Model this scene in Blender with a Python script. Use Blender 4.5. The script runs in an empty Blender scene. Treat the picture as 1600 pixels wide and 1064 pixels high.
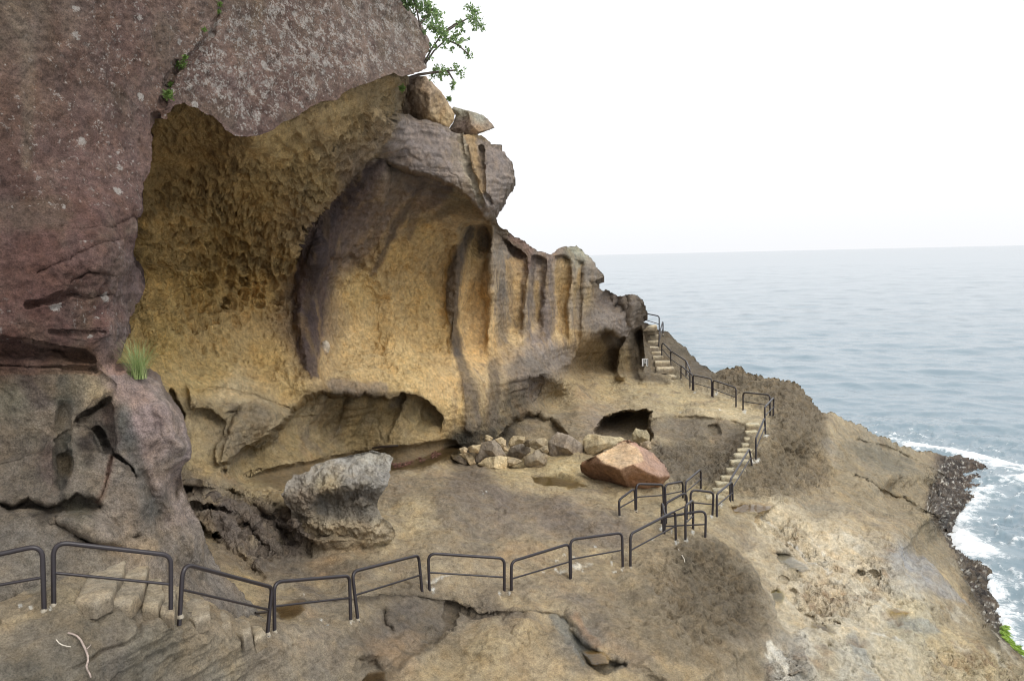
import bpy, bmesh, math, random
import numpy as np

# ------------------------------------------------------------------ camera, sky, sun, exposure
scene = bpy.context.scene
W0, H0, FPX = 1600.0, 1064.0, 1400.0
CAMZ = 13.0                                   # eye height above the sea
PITCH, ROLL = math.atan(131 / FPX), math.radians(1.3)
fw = np.array([0, math.cos(PITCH), -math.sin(PITCH)])
up0 = np.array([0, math.sin(PITCH), math.cos(PITCH)])
R0 = np.array([1.0, 0, 0])
rt = math.cos(ROLL) * R0 - math.sin(ROLL) * up0
up = math.sin(ROLL) * R0 + math.cos(ROLL) * up0
CAM = np.array([0, 0, CAMZ])
cd = bpy.data.cameras.new('camera'); cam = bpy.data.objects.new('camera', cd)
scene.collection.objects.link(cam); scene.camera = cam
cd.sensor_width = 36; cd.lens = 36 * FPX / W0; cd.clip_start = 0.1; cd.clip_end = 60000
from mathutils import Matrix, Vector
M4 = Matrix(((rt[0], up[0], -fw[0], 0), (rt[1], up[1], -fw[1], 0), (rt[2], up[2], -fw[2], CAMZ), (0, 0, 0, 1)))
cam.matrix_world = M4

SUN_EL, SUN_AZ = math.radians(50), math.radians(138)
world = bpy.data.worlds.new('World'); scene.world = world; world.use_nodes = True
nt = world.node_tree; nt.nodes.clear()
sky = nt.nodes.new('ShaderNodeTexSky'); sky.sky_type = 'NISHITA'; sky.sun_disc = False
sky.sun_elevation = SUN_EL; sky.sun_rotation = SUN_AZ; sky.air_density = 1.5; sky.dust_density = 4
hs = nt.nodes.new('ShaderNodeHueSaturation'); hs.inputs['Saturation'].default_value = 0.15
mixw = nt.nodes.new('ShaderNodeMixRGB'); mixw.inputs[0].default_value = 0.86
mixw.inputs[2].default_value = (10.6, 10.75, 11.0, 1)          # even white cloud deck
bg = nt.nodes.new('ShaderNodeBackground'); bg.inputs[1].default_value = 0.1
wo = nt.nodes.new('ShaderNodeOutputWorld')
nt.links.new(sky.outputs[0], hs.inputs['Color']); nt.links.new(hs.outputs[0], mixw.inputs[1])
tcs = nt.nodes.new('ShaderNodeTexCoord'); sx = nt.nodes.new('ShaderNodeSeparateXYZ'); nt.links.new(tcs.outputs['Generated'], sx.inputs[0])
cr = nt.nodes.new('ShaderNodeValToRGB'); nt.links.new(sx.outputs['Z'], cr.inputs[0]); el_ = cr.color_ramp.elements; el_.new(.15)   # cloud deck a little brighter overhead
for e_, (p_, c_) in zip(el_, ((0, .80), (.15, .90), (1, 1.18))): e_.position = p_; e_.color = (c_, c_, c_ * 1.005, 1)
mlw = nt.nodes.new('ShaderNodeMixRGB'); mlw.blend_type = 'MULTIPLY'; mlw.inputs[0].default_value = 1; nt.links.new(mixw.outputs[0], mlw.inputs[1]); nt.links.new(cr.outputs[0], mlw.inputs[2])
nt.links.new(mlw.outputs[0], bg.inputs[0]); nt.links.new(bg.outputs[0], wo.inputs[0])
sl = bpy.data.lights.new('sun', 'SUN'); sl.energy = 1.2; sl.angle = math.radians(28); sl.color = (1, .96, .9)
sun = bpy.data.objects.new('sun', sl); scene.collection.objects.link(sun)
sd = Vector((math.sin(SUN_AZ) * math.cos(SUN_EL), math.cos(SUN_AZ) * math.cos(SUN_EL), math.sin(SUN_EL)))
sun.rotation_euler = (-sd).to_track_quat('-Z', 'Y').to_euler()
scene.view_settings.view_transform = 'Standard'; scene.view_settings.look = 'None'
scene.view_settings.exposure = 0.38; scene.view_settings.gamma = 1
scene.render.engine = 'CYCLES'; scene.cycles.max_bounces = 6; scene.cycles.use_denoising = True; scene.cycles.denoising_input_passes = 'RGB_ALBEDO_NORMAL'
scene.cycles.use_adaptive_sampling = False; scene.cycles.filter_width = 1.1

COL = scene.collection
rng = np.random.RandomState(7)

# ------------------------------------------------------------------ geometry of the view: points in the place from sightings
def rays(u, v):
    u = np.asarray(u, float); v = np.asarray(v, float)
    return fw + ((u - W0 / 2) / FPX)[..., None] * rt + ((H0 / 2 - v) / FPX)[..., None] * up
def unproj(u, v, d):
    return CAM + np.asarray(d, float)[..., None] * rays(u, v)
def d_at_h(u, v, h):                           # depth where the sight line is h metres below the eye
    return -np.asarray(h, float) / rays(u, v)[..., 2]
def V3(u, v, d): return Vector(unproj(np.array(u), np.array(v), np.array(d)))

# ------------------------------------------------------------------ noise
_perm = rng.permutation(1024); _perm = np.concatenate([_perm, _perm, _perm, _perm])
_g = rng.normal(size=(1024, 3)); _g /= np.linalg.norm(_g, axis=1)[:, None]
_rp = rng.rand(1024, 3)
def _h(i, j, k): return _perm[_perm[_perm[i & 1023] + (j & 1023)] + (k & 1023)] & 1023
from concurrent.futures import ThreadPoolExecutor
_pool = ThreadPoolExecutor(4); _g32 = _g.astype(np.float32); _perm = _perm.astype(np.int32)
def perlin(P):
    P = np.asarray(P)
    if len(P) <= 16000: return _perlin(P)
    return np.concatenate(list(_pool.map(_perlin, [P[i:i + 16000] for i in range(0, len(P), 16000)])))
def _perlin(P):
    I = np.floor(P); F = (P - I).astype(np.float32); I = I.astype(np.int32)
    S = F * F * F * (F * (F * 6 - 15) + 10)
    out = 0
    for a in (0, 1):
        wa = S[:, 0] if a else 1 - S[:, 0]
        for b in (0, 1):
            wb = S[:, 1] if b else 1 - S[:, 1]
            for c in (0, 1):
                wc = S[:, 2] if c else 1 - S[:, 2]
                g = _g32[_h(I[:, 0] + a, I[:, 1] + b, I[:, 2] + c)]
                out = out + wa * wb * wc * (g[:, 0] * (F[:, 0] - a) + g[:, 1] * (F[:, 1] - b) + g[:, 2] * (F[:, 2] - c))
    return out * 1.5
def fbm(P, octs=4, gain=.5, lac=2.07):
    s = 0; a = 1; t = 0
    for o in range(octs):
        s = s + a * perlin(P * lac ** o + 17.3 * o); t += a; a *= gain
    return s / t
def ridged(P, octs=4, gain=.5):
    s = 0; a = 1; t = 0
    for o in range(octs):
        s = s + a * (1 - np.abs(perlin(P * 2.07 ** o + 9.1 * o)) * 1.6); t += a; a *= gain
    return s / t
def worley(P):
    I = np.floor(P).astype(np.int64); F = P - I
    d1 = np.full(len(P), 9.); d2 = np.full(len(P), 9.)
    for a in (-1, 0, 1):
        for b in (-1, 0, 1):
            for c in (-1, 0, 1):
                r = _rp[_h(I[:, 0] + a, I[:, 1] + b, I[:, 2] + c)]
                d = (F[:, 0] - a - r[:, 0]) ** 2 + (F[:, 1] - b - r[:, 1]) ** 2 + (F[:, 2] - c - r[:, 2]) ** 2
                d2 = np.where(d < d1, d1, np.minimum(d2, d)); d1 = np.minimum(d1, d)
    return np.sqrt(d1), np.sqrt(d2)
def sstep(a, b, x):
    t = np.clip((x - a) / (b - a), 0, 1); return t * t * (3 - 2 * t)

# ------------------------------------------------------------------ outlines
def roughen(poly, amp=.10, seg=5, seed=1, closed=True):
    r = np.random.RandomState(seed); out = []
    n = len(poly)
    def sub(a, b, lv):
        L = math.hypot(b[0] - a[0], b[1] - a[1])
        if L < seg or lv > 6: out.append(a); return
        o = r.normal() * amp * L
        nx, ny = -(b[1] - a[1]) / L, (b[0] - a[0]) / L
        m = ((a[0] + b[0]) / 2 + nx * o, (a[1] + b[1]) / 2 + ny * o)
        sub(a, m, lv + 1); sub(m, b, lv + 1)
    for i in range(n if closed else n - 1):
        sub(tuple(map(float, poly[i])), tuple(map(float, poly[(i + 1) % n])), 0)
    return np.array(out)
def inside(poly, u, v):
    x0, y0 = poly[:, 0], poly[:, 1]; x1, y1 = np.roll(x0, -1), np.roll(y0, -1)
    res = np.zeros(u.shape, bool)
    for a, b, c, d in zip(x0, y0, x1, y1):
        if b == d: continue
        m = ((b > v) != (d > v))
        if not m.any(): continue
        res ^= m & (u < (c - a) * (v - b) / (d - b) + a)
    return res
def near_pt(poly, u, v, closed=True):
    best = np.full(u.shape, 1e18); bx = np.zeros(u.shape); by = np.zeros(u.shape); bt = np.zeros(u.shape)
    n = len(poly)
    for i in range(n if closed else n - 1):
        a = poly[i]; b = poly[(i + 1) % n]; e = b - a; L2 = e @ e
        t = np.clip(((u - a[0]) * e[0] + (v - a[1]) * e[1]) / (L2 + 1e-9), 0, 1)
        x = a[0] + t * e[0]; y = a[1] + t * e[1]
        d = (u - x) ** 2 + (v - y) ** 2
        m = d < best
        best = np.where(m, d, best); bx = np.where(m, x, bx); by = np.where(m, y, by); bt = np.where(m, i + t, bt)
    return np.sqrt(best), bx, by, bt

class RBF:
    def __init__(s, pts, c=18., lam=.4):
        pts = np.array(pts, float); s.X = pts[:, :2]; s.c = c
        y = np.log(pts[:, 2]); n = len(y)
        A = -np.sqrt(((s.X[:, None] - s.X[None]) ** 2).sum(-1) + c * c) + lam * np.eye(n)
        Pm = np.c_[np.ones(n), s.X / 1000]
        K = np.block([[A, Pm], [Pm.T, np.zeros((3, 3))]])
        s.w = np.linalg.solve(K, np.r_[y, 0, 0, 0])
    def __call__(s, u, v):
        out = np.empty(u.shape)
        n = len(s.X)
        for i in range(0, len(u), 60000):
            uu, vv = u[i:i + 60000], v[i:i + 60000]
            K = -np.sqrt((uu[:, None] - s.X[None, :, 0]) ** 2 + (vv[:, None] - s.X[None, :, 1]) ** 2 + s.c ** 2)
            out[i:i + 60000] = K @ s.w[:n] + s.w[n] + s.w[n + 1] * uu / 1000 + s.w[n + 2] * vv / 1000
        return np.exp(out)

SATK = .74
def lin(c):
    c = np.asarray(c, float) / 255
    c = c.mean(-1, keepdims=True) * (1 - SATK) + c * SATK
    return np.where(c <= .04045, c / 12.92, ((c + .055) / 1.055) ** 2.4)

class Field:                                   # soft regions and strokes over a set of sightings
    def __init__(s, u, v, warp=5.):
        s.u, s.v = u, v
        Q = np.c_[u, v, np.zeros_like(u)]
        s.wu = u + warp * fbm(Q / 34. + 3.1, 4, .6); s.wv = v + warp * fbm(Q / 34. + 77.7, 4, .6)
    def _box(s, pts, m):
        return np.nonzero((s.wu > pts[:, 0].min() - m) & (s.wu < pts[:, 0].max() + m) & (s.wv > pts[:, 1].min() - m) & (s.wv < pts[:, 1].max() + m))[0]
    def poly(s, pts, f=4.):
        pts = np.array(pts, float); out = np.zeros(len(s.u)); ix = s._box(pts, f + 1)
        if len(ix) == 0: return out
        u, v = s.wu[ix], s.wv[ix]
        d = near_pt(pts, u, v)[0]; ins = inside(pts, u, v)
        out[ix] = sstep(-f, f, np.where(ins, d, -d)); return out
    def stroke(s, pts, r, f=None):
        pts = np.array(pts, float)
        rr = pts[:, 2] if pts.shape[1] > 2 else np.full(len(pts), float(r))
        f = f if f is not None else max(rr.max() * .8, 1.5)
        out = np.zeros(len(s.u)); ix = s._box(pts[:, :2], rr.max() + f + 1)
        if len(ix) == 0: return out
        d, _, _, t = near_pt(pts[:, :2], s.wu[ix], s.wv[ix], False)
        R = np.interp(t, np.arange(len(pts)), rr)
        out[ix] = 1 - sstep(R - f * .5, R + f, d); return out
    def blob(s, x, y, r, f=None): return s.stroke([(x, y), (x + .1, y)], r, f)
    def shepard(s, samples, p=3.2):
        S = np.array([a[:2] for a in samples], float); C = np.array([lin(a[2]) for a in samples])
        out = np.zeros((len(s.u), 3))
        for i in range(0, len(s.u), 60000):
            d = (s.wu[i:i + 60000, None] - S[None, :, 0]) ** 2 + (s.wv[i:i + 60000, None] - S[None, :, 1]) ** 2 + 60
            w = d ** (-p / 2); w /= w.sum(1)[:, None]
            out[i:i + 60000] = w @ C
        return out

# ------------------------------------------------------------------ mesh building
def mesh_from(name, P, quads, attrs=None, mat=None, parent=None, smooth=True):
    me = bpy.data.meshes.new(name); P = np.asarray(P, np.float32); quads = np.asarray(quads, np.int32)
    k = quads.shape[1]; n = len(quads)
    me.vertices.add(len(P)); me.vertices.foreach_set('co', P.ravel())
    me.loops.add(n * k); me.loops.foreach_set('vertex_index', quads.ravel())
    me.polygons.add(n); me.polygons.foreach_set('loop_start', np.arange(0, n * k, k, dtype=np.int32))
    me.polygons.foreach_set('use_smooth', np.full(n, smooth, bool))
    me.update(calc_edges=True); me.validate()
    for a, val in (attrs or {}).items():
        val = np.asarray(val, np.float32)
        if val.ndim == 2:
            at = me.attributes.new(a, 'FLOAT_COLOR', 'POINT')
            at.data.foreach_set('color', np.c_[val, np.ones(len(val))].astype(np.float32).ravel())
        else:
            at = me.attributes.new(a, 'FLOAT', 'POINT'); at.data.foreach_set('value', val)
    if mat: me.materials.append(mat)
    o = bpy.data.objects.new(name, me); COL.objects.link(o)
    if parent: o.parent = parent
    return o
def tag(o, label=None, cat=None, group=None, kind=None):
    for k, x in (('label', label), ('category', cat), ('group', group), ('kind', kind)):
        if x: o[k] = x
    return o
def rebase(o):                                 # put a single mesh's origin at its foot
    me = o.data; n = len(me.vertices); a = np.empty(n * 3, np.float32); me.vertices.foreach_get('co', a)
    a = a.reshape(-1, 3); c = np.array([a[:, 0].mean(), a[:, 1].mean(), a[:, 2].min()], np.float32)
    me.vertices.foreach_set('co', (a - c).ravel()); o.location = c; me.update(); return o

def grid_sheet(poly, step, holes=()):
    """lattice of sightings inside an outline, its border moved on to the outline"""
    u0, v0 = poly.min(0) - 2 * step; u1, v1 = poly.max(0) + 2 * step
    us = np.arange(u0, u1 + step, step); vs = np.arange(v0, v1 + step, step)
    nu, nv = len(us), len(vs)
    U, V = np.meshgrid(us, vs); U = U.ravel().copy(); V = V.ravel().copy()
    ins = inside(poly, U, V)
    for hpoly in holes: ins &= ~inside(hpoly, U, V)
    I2 = ins.reshape(nv, nu); di = I2.copy(); er = I2.copy()
    for s_ in ((0, 1), (0, -1), (1, 0), (-1, 0)):
        r = np.roll(I2, s_, (0, 1)); di |= r; er &= r
    band = np.nonzero((di & ~er).ravel())[0]
    d = np.full(len(band), 1e9); bx = U[band].copy(); by = V[band].copy()
    for pp in (poly,) + tuple(holes):
        dd, x, y, _ = near_pt(pp, U[band], V[band]); m = dd < d
        d = np.where(m, dd, d); bx = np.where(m, x, bx); by = np.where(m, y, by)
    keep = ins.copy()
    out = ~ins[band]
    keep[band[out & (d < .7 * step)]] = True
    mv = (d < .7 * step) & (out | (d < .35 * step))
    U[band[mv]] = bx[mv]; V[band[mv]] = by[mv]
    idx = np.arange(nu * nv).reshape(nv, nu)
    q = np.stack([idx[:-1, :-1], idx[1:, :-1], idx[1:, 1:], idx[:-1, 1:]], -1).reshape(-1, 4)
    q = q[keep[q].all(1)]
    used = np.zeros(nu * nv, bool); used[q.ravel()] = True
    rem = np.cumsum(used) - 1
    return U[used], V[used], rem[q]
def vnormals(P, q):
    n = np.cross(P[q[:, 2]] - P[q[:, 0]], P[q[:, 3]] - P[q[:, 1]])
    n /= np.linalg.norm(n, axis=1)[:, None] + 1e-12
    N = np.zeros_like(P)
    for k in range(4):
        for c in range(3): N[:, c] += np.bincount(q[:, k], n[:, c], len(P))
    N /= np.linalg.norm(N, axis=1)[:, None] + 1e-12
    s = ((P - CAM) * N).sum(1) > 0
    N[s] *= -1
    return N
def bound_edges(q):
    e = np.concatenate([q[:, [0, 1]], q[:, [1, 2]], q[:, [2, 3]], q[:, [3, 0]]])
    es = np.sort(e, 1); key = es[:, 0].astype(np.int64) * 10 ** 8 + es[:, 1]
    un, inv, cnt = np.unique(key, return_inverse=True, return_counts=True)
    return e[cnt[inv] == 1]
def add_rim(P, q, N, rings, attrs):
    """turn the border of a sheet back into the rock: rings = [(back, down)]"""
    be = bound_edges(q); bv = np.unique(be); mp = np.full(len(P), -1); mp[bv] = np.arange(len(bv))
    away = P[bv] - CAM; away /= np.linalg.norm(away, axis=1)[:, None]
    Ps = [P]; qs = [q]; cur = bv; base = len(P); at = {k: [x] for k, x in attrs.items()}
    for b, dn in rings:
        nz = fbm(P[bv] * .9 + b, 3)
        R = P[bv] + away * (b * (1 + .3 * nz))[:, None] + np.array([0, 0, -1.]) * dn
        Ps.append(R); new = base + np.arange(len(bv))
        qs.append(np.stack([cur[mp[be[:, 0]]], new[mp[be[:, 0]]], new[mp[be[:, 1]]], cur[mp[be[:, 1]]]], -1)[:, ::-1])
        cur = new; base += len(bv)
        for k, x in attrs.items(): at[k].append(x[bv])
    return np.concatenate(Ps), np.concatenate(qs), {k: np.concatenate(x) for k, x in at.items()}

# ------------------------------------------------------------------ materials
def new_mat(name):
    m = bpy.data.materials.new(name); m.use_nodes = True
    t = m.node_tree; b = t.nodes['Principled BSDF']; return m, t, b
def N_(t, typ, **kw):
    n = t.nodes.new(typ)
    for k, x in kw.items():
        if k.startswith('i_'): n.inputs[k[2:].replace('_', ' ')].default_value = x
        else: setattr(n, k, x)
    return n
def noise(t, vec, scale, detail=6, rough=.6, dist=0.):
    n = N_(t, 'ShaderNodeTexNoise'); n.inputs['Scale'].default_value = scale; n.inputs['Detail'].default_value = detail
    n.inputs['Roughness'].default_value = rough; n.inputs['Distortion'].default_value = dist
    t.links.new(vec, n.inputs['Vector']); return n.outputs['Fac']
def ramp(t, fac, stops):
    r = N_(t, 'ShaderNodeValToRGB'); e = r.color_ramp.elements
    while len(e) < len(stops): e.new(.5)
    for x, (p, c) in zip(e, stops):
        x.position = p; x.color = (c, c, c, 1) if np.isscalar(c) else (*c, 1)
    t.links.new(fac, r.inputs[0]); return r.outputs[0]
def math_(t, op, a, b):
    m = N_(t, 'ShaderNodeMath', operation=op)
    for i, x in enumerate((a, b)):
        if isinstance(x, (int, float)): m.inputs[i].default_value = x
        else: t.links.new(x, m.inputs[i])
    return m.outputs[0]
def mix(t, kind, fac, a, b):
    m = N_(t, 'ShaderNodeMixRGB', blend_type=kind)
    for i, x in enumerate((fac, a, b)):
        if isinstance(x, (int, float)): m.inputs[i].default_value = x
        elif isinstance(x, tuple): m.inputs[i].default_value = (*x, 1)
        else: t.links.new(x, m.inputs[i])
    return m.outputs[0]
def rock_mat(name, lichen=False, bump=1., con=1.):
    cc_ = lambda L: [(p, 1 + (x - 1) * con) for p, x in L]
    m, t, b = new_mat(name)
    tc = N_(t, 'ShaderNodeTexCoord').outputs['Object']
    def attr(n): return N_(t, 'ShaderNodeAttribute', attribute_name=n)
    col = attr('Col').outputs['Color']
    n1 = noise(t, tc, .9, 8, .65); n2 = noise(t, tc, 7, 8, .68); n3 = noise(t, tc, 38, 5, .7)
    c = mix(t, 'MULTIPLY', 1., col, ramp(t, n1, [(.25, .72), (.5, 1.), (.75, 1.24)]))
    c = mix(t, 'MULTIPLY', 1., c, ramp(t, n2, cc_([(.30, .62), (.5, 1.), (.70, 1.30)])))
    c = mix(t, 'MULTIPLY', 1., c, ramp(t, n3, cc_([(.3, .58), (.5, 1.), (.7, 1.36)])))
    # warm / cool drift
    n4 = noise(t, tc, 2.3, 6, .6)
    c = mix(t, 'MULTIPLY', .55, c, ramp(t, n4, [(.3, (.90, .97, 1.10)), (.5, (1, 1, 1)), (.7, (1.12, 1.0, .82))]))
    if lichen:
        la = attr('lichen').outputs['Fac']
        a = noise(t, tc, 4.6, 8, .75, .3); a2 = noise(t, tc, 22, 6, .7)
        s = math_(t, 'ADD', math_(t, 'MULTIPLY', a, .62), math_(t, 'MULTIPLY', a2, .38))
        s = math_(t, 'ADD', s, math_(t, 'MULTIPLY', math_(t, 'SUBTRACT', la, .5), .26))
        f = ramp(t, s, [(.595, 0.), (.64, 1.)])
        # round spots
        vo = N_(t, 'ShaderNodeTexVoronoi'); vo.inputs['Scale'].default_value = 1.9; t.links.new(tc, vo.inputs['Vector'])
        vr = N_(t, 'ShaderNodeSeparateColor'); t.links.new(vo.outputs['Color'], vr.inputs[0])
        dd = math_(t, 'ADD', vo.outputs['Distance'], math_(t, 'MULTIPLY', math_(t, 'SUBTRACT', a2, .5), .35))
        th = math_(t, 'SUBTRACT', math_(t, 'MULTIPLY', vr.outputs[0], .34), .12)
        sp = ramp(t, math_(t, 'SUBTRACT', th, dd), [(.0, 0.), (.03, 1.)])
        sp = math_(t, 'MULTIPLY', sp, math_(t, 'GREATER_THAN', la, .08))
        fl_ = math_(t, 'MULTIPLY', math_(t, 'MULTIPLY', ramp(t, noise(t, tc, .8, 4, .6), [(.42, .0), (.60, 1.)]), ramp(t, noise(t, tc, 11, 4, .6), [(.60, 0.), (.66, .85)])), math_(t, 'GREATER_THAN', la, .04))
        f = math_(t, 'MAXIMUM', math_(t, 'MAXIMUM', f, sp), fl_)
        f = math_(t, 'MULTIPLY', f, ramp(t, noise(t, tc, 30, 4, .7), [(.3, .25), (.55, .9)]))
        c = mix(t, 'MIX', f, c, (.40, .37, .335))
    b.inputs['Specular IOR Level'].default_value = .25
    t.links.new(c, b.inputs['Base Color'])
    w = attr('wet').outputs['Fac']
    t.links.new(math_(t, 'SUBTRACT', .93, math_(t, 'MULTIPLY', w, .62)), b.inputs['Roughness'])
    hgt = math_(t, 'ADD', math_(t, 'MULTIPLY', n2, .55), math_(t, 'MULTIPLY', n3, .22))
    hgt = math_(t, 'ADD', hgt, math_(t, 'MULTIPLY', noise(t, tc, 90, 3, .7), .08))
    pa = attr('pit').outputs['Fac']
    wn = N_(t, 'ShaderNodeTexNoise'); wn.inputs['Scale'].default_value = 4.; wn.inputs['Detail'].default_value = 4; t.links.new(tc, wn.inputs['Vector'])
    va = N_(t, 'ShaderNodeVectorMath', operation='MULTIPLY_ADD'); t.links.new(wn.outputs['Color'], va.inputs[0]); va.inputs[1].default_value = (.22, .22, .22); t.links.new(tc, va.inputs[2])
    mp_ = N_(t, 'ShaderNodeMapping'); mp_.inputs['Scale'].default_value = (1, 1, .6); t.links.new(va.outputs[0], mp_.inputs[0])
    hp = None
    for sc_, am_ in ((5.2, .62), (11., .34)):
        v_ = N_(t, 'ShaderNodeTexVoronoi', feature='F1'); v_.inputs['Scale'].default_value = sc_; t.links.new(mp_.outputs[0], v_.inputs['Vector'])
        x_ = math_(t, 'MULTIPLY', ramp(t, v_.outputs['Distance'], [(.05, 0.), (.62, 1.)]), am_); hp = x_ if hp is None else math_(t, 'ADD', hp, x_)
    hgt = math_(t, 'ADD', hgt, math_(t, 'MULTIPLY', math_(t, 'MULTIPLY', hp, pa), 1.25))
    bu = N_(t, 'ShaderNodeBump'); bu.inputs['Distance'].default_value = .22 * bump; bu.inputs['Strength'].default_value = .85
    t.links.new(hgt, bu.inputs['Height']); t.links.new(bu.outputs[0], b.inputs['Normal'])
    return m
MAT_CLIFF = rock_mat('cliff_rock', True, 1., 1.25)
MAT_ROCK = rock_mat('sandstone', False, 1.)
MAT_BOULDER = rock_mat('boulder_rock', False, .8)
def simple_mat(name, col, rough=.6, metal=0., nscale=20, var=.3, bump=.0):
    m, t, b = new_mat(name); tc = N_(t, 'ShaderNodeTexCoord').outputs['Object']
    n = noise(t, tc, nscale, 5, .65)
    c = mix(t, 'MULTIPLY', 1., tuple(lin(col)), ramp(t, n, [(.3, 1 - var), (.7, 1 + var)]))
    t.links.new(c, b.inputs['Base Color']); b.inputs['Roughness'].default_value = rough; b.inputs['Metallic'].default_value = metal
    if bump:
        bu = N_(t, 'ShaderNodeBump'); bu.inputs['Distance'].default_value = bump
        t.links.new(n, bu.inputs['Height']); t.links.new(bu.outputs[0], b.inputs['Normal'])
    return m

# ================================================================== ROCK SHELF, TERRACE AND CAVE WALL
HC = [  # u, v, metres below the eye (ground sightings)
 (68,950,4.75),(85,943,4.72),(150,940,4.85),(267,960,5.2),(285,962,5.3),(350,975,5.95),(420,988,6.55),(470,975,6.95),(549,968,7.2),(660,930,7.7),(730,935,7.85),(790,930,7.95),
 (890,905,8.1),(972,885,8.1),(1055,842,8.05),(1100,838,8.05),(1120,805,8.1),(1145,787,8.1),(1080,800,8.0),(1040,825,8.0),
 (-20,1060,5.15),(100,1070,5.4),(200,1060,5.75),(300,1062,6.4),(400,1060,7.1),(500,1060,7.6),(600,1060,7.95),(700,1060,8.2),(800,1060,8.35),(700,1000,8.0),(780,1005,7.95),(880,975,8.25),
 (900,1060,8.7),(1000,1060,9.0),(1000,960,8.5),(1050,880,8.3),(1100,900,8.75),(1130,960,9.2),(1180,930,9.3),(1190,1000,9.7),(1150,1060,9.8),
 (1200,800,8.55),(1160,792,8.2),(1300,800,8.9),(1250,880,9.25),(1220,940,9.5),(1350,900,9.6),(1400,850,9.6),(1300,980,10.0),(1450,950,10.4),(1400,1060,10.7),(1250,1060,10.3),
 (1550,1000,11.8),(1500,1060,11.3),(1600,1064,12.4),(1592,1012,12.9),(1450,800,9.9),(1400,740,9.6),(1350,700,9.0),(1300,740,8.7),(1250,720,8.2),(1180,735,7.8),(1240,680,7.15),(1150,775,8.1),(1210,770,8.15),
 (1290,662,7.6),(1280,643,7.5),(1200,590,6.2),(1150,577,6.1),(1250,620,6.7),(1160,640,7.0),(1200,655,7.05),(1060,600,6.75),(1110,620,6.85),(1110,585,6.5),
 (1450,740,11.3),(1400,725,10.4),(1450,770,11.9),(1405,762,10.6),(1490,800,12.3),(1400,696,10.4),(1330,660,8.6),(1450,709,12.0),(1495,718,12.7),(1540,745,12.85),(1600,750,12.95),(1640,756,13.0),(1540,764,12.95),(1515,786,12.9),
 (1450,850,10.8),(1500,900,11.6),(1520,960,11.9),(1480,870,11.3),(1488,836,12.8),(1533,872,12.9),(1548,915,12.9),(1556,945,12.9),(1580,1000,12.95),
 (870,745,7.55),(800,722,7.45),(1000,765,7.75),(720,722,7.25),(1050,775,7.95),(950,725,7.55),(780,757,7.2),(880,790,7.5),(950,812,7.7),(700,772,6.95),(620,762,6.82),(750,830,7.4),(640,830,7.2),(600,870,7.3),
 (700,890,7.6),(850,860,7.85),(950,850,7.95),(450,905,7.0),(520,905,7.25),(540,845,7.0),(430,850,6.8),(350,800,5.9),(320,760,5.4),(400,780,6.0),(470,800,6.5),(380,742,5.95),(425,738,6.05),(480,758,6.4),
 (330,850,6.4),(390,900,6.7),(400,950,6.6),(460,950,6.95),(520,942,7.2),(600,737,6.84),(650,728,6.84),(560,715,6.8),(700,703,6.86),
 (900,645,6.6),(870,622,6.5),(1000,640,6.65),(1100,650,6.85),(850,652,6.55),(1020,652,6.7),(950,592,6.5),(1000,600,6.6),
 (1130,772,7.95),(1190,668,7.0),(1170,700,7.35),(1150,738,7.7),
 (-320,1250,5.6),(-320,1060,4.9),(-320,950,4.5),(-150,1070,5.0),(-150,950,4.6),(0,880,4.55),(100,900,4.62),(100,850,4.55),(200,900,4.95),(250,930,5.15),(300,950,5.5),(350,960,6.0),(0,960,4.75),
 (30,1250,6.5),(400,1250,8.6),(800,1250,9.6),(1200,1250,11.8),(1640,1250,14.0),(1640,1120,13.2),
]
SEA_OFF = [(1640,1030),(1610,985),(1600,940),(1590,880),(1560,850),(1520,845),(1600,810),(1585,785),(1640,800),(1640,900),(1560,800)]   # bed of the bay, under water
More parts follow.
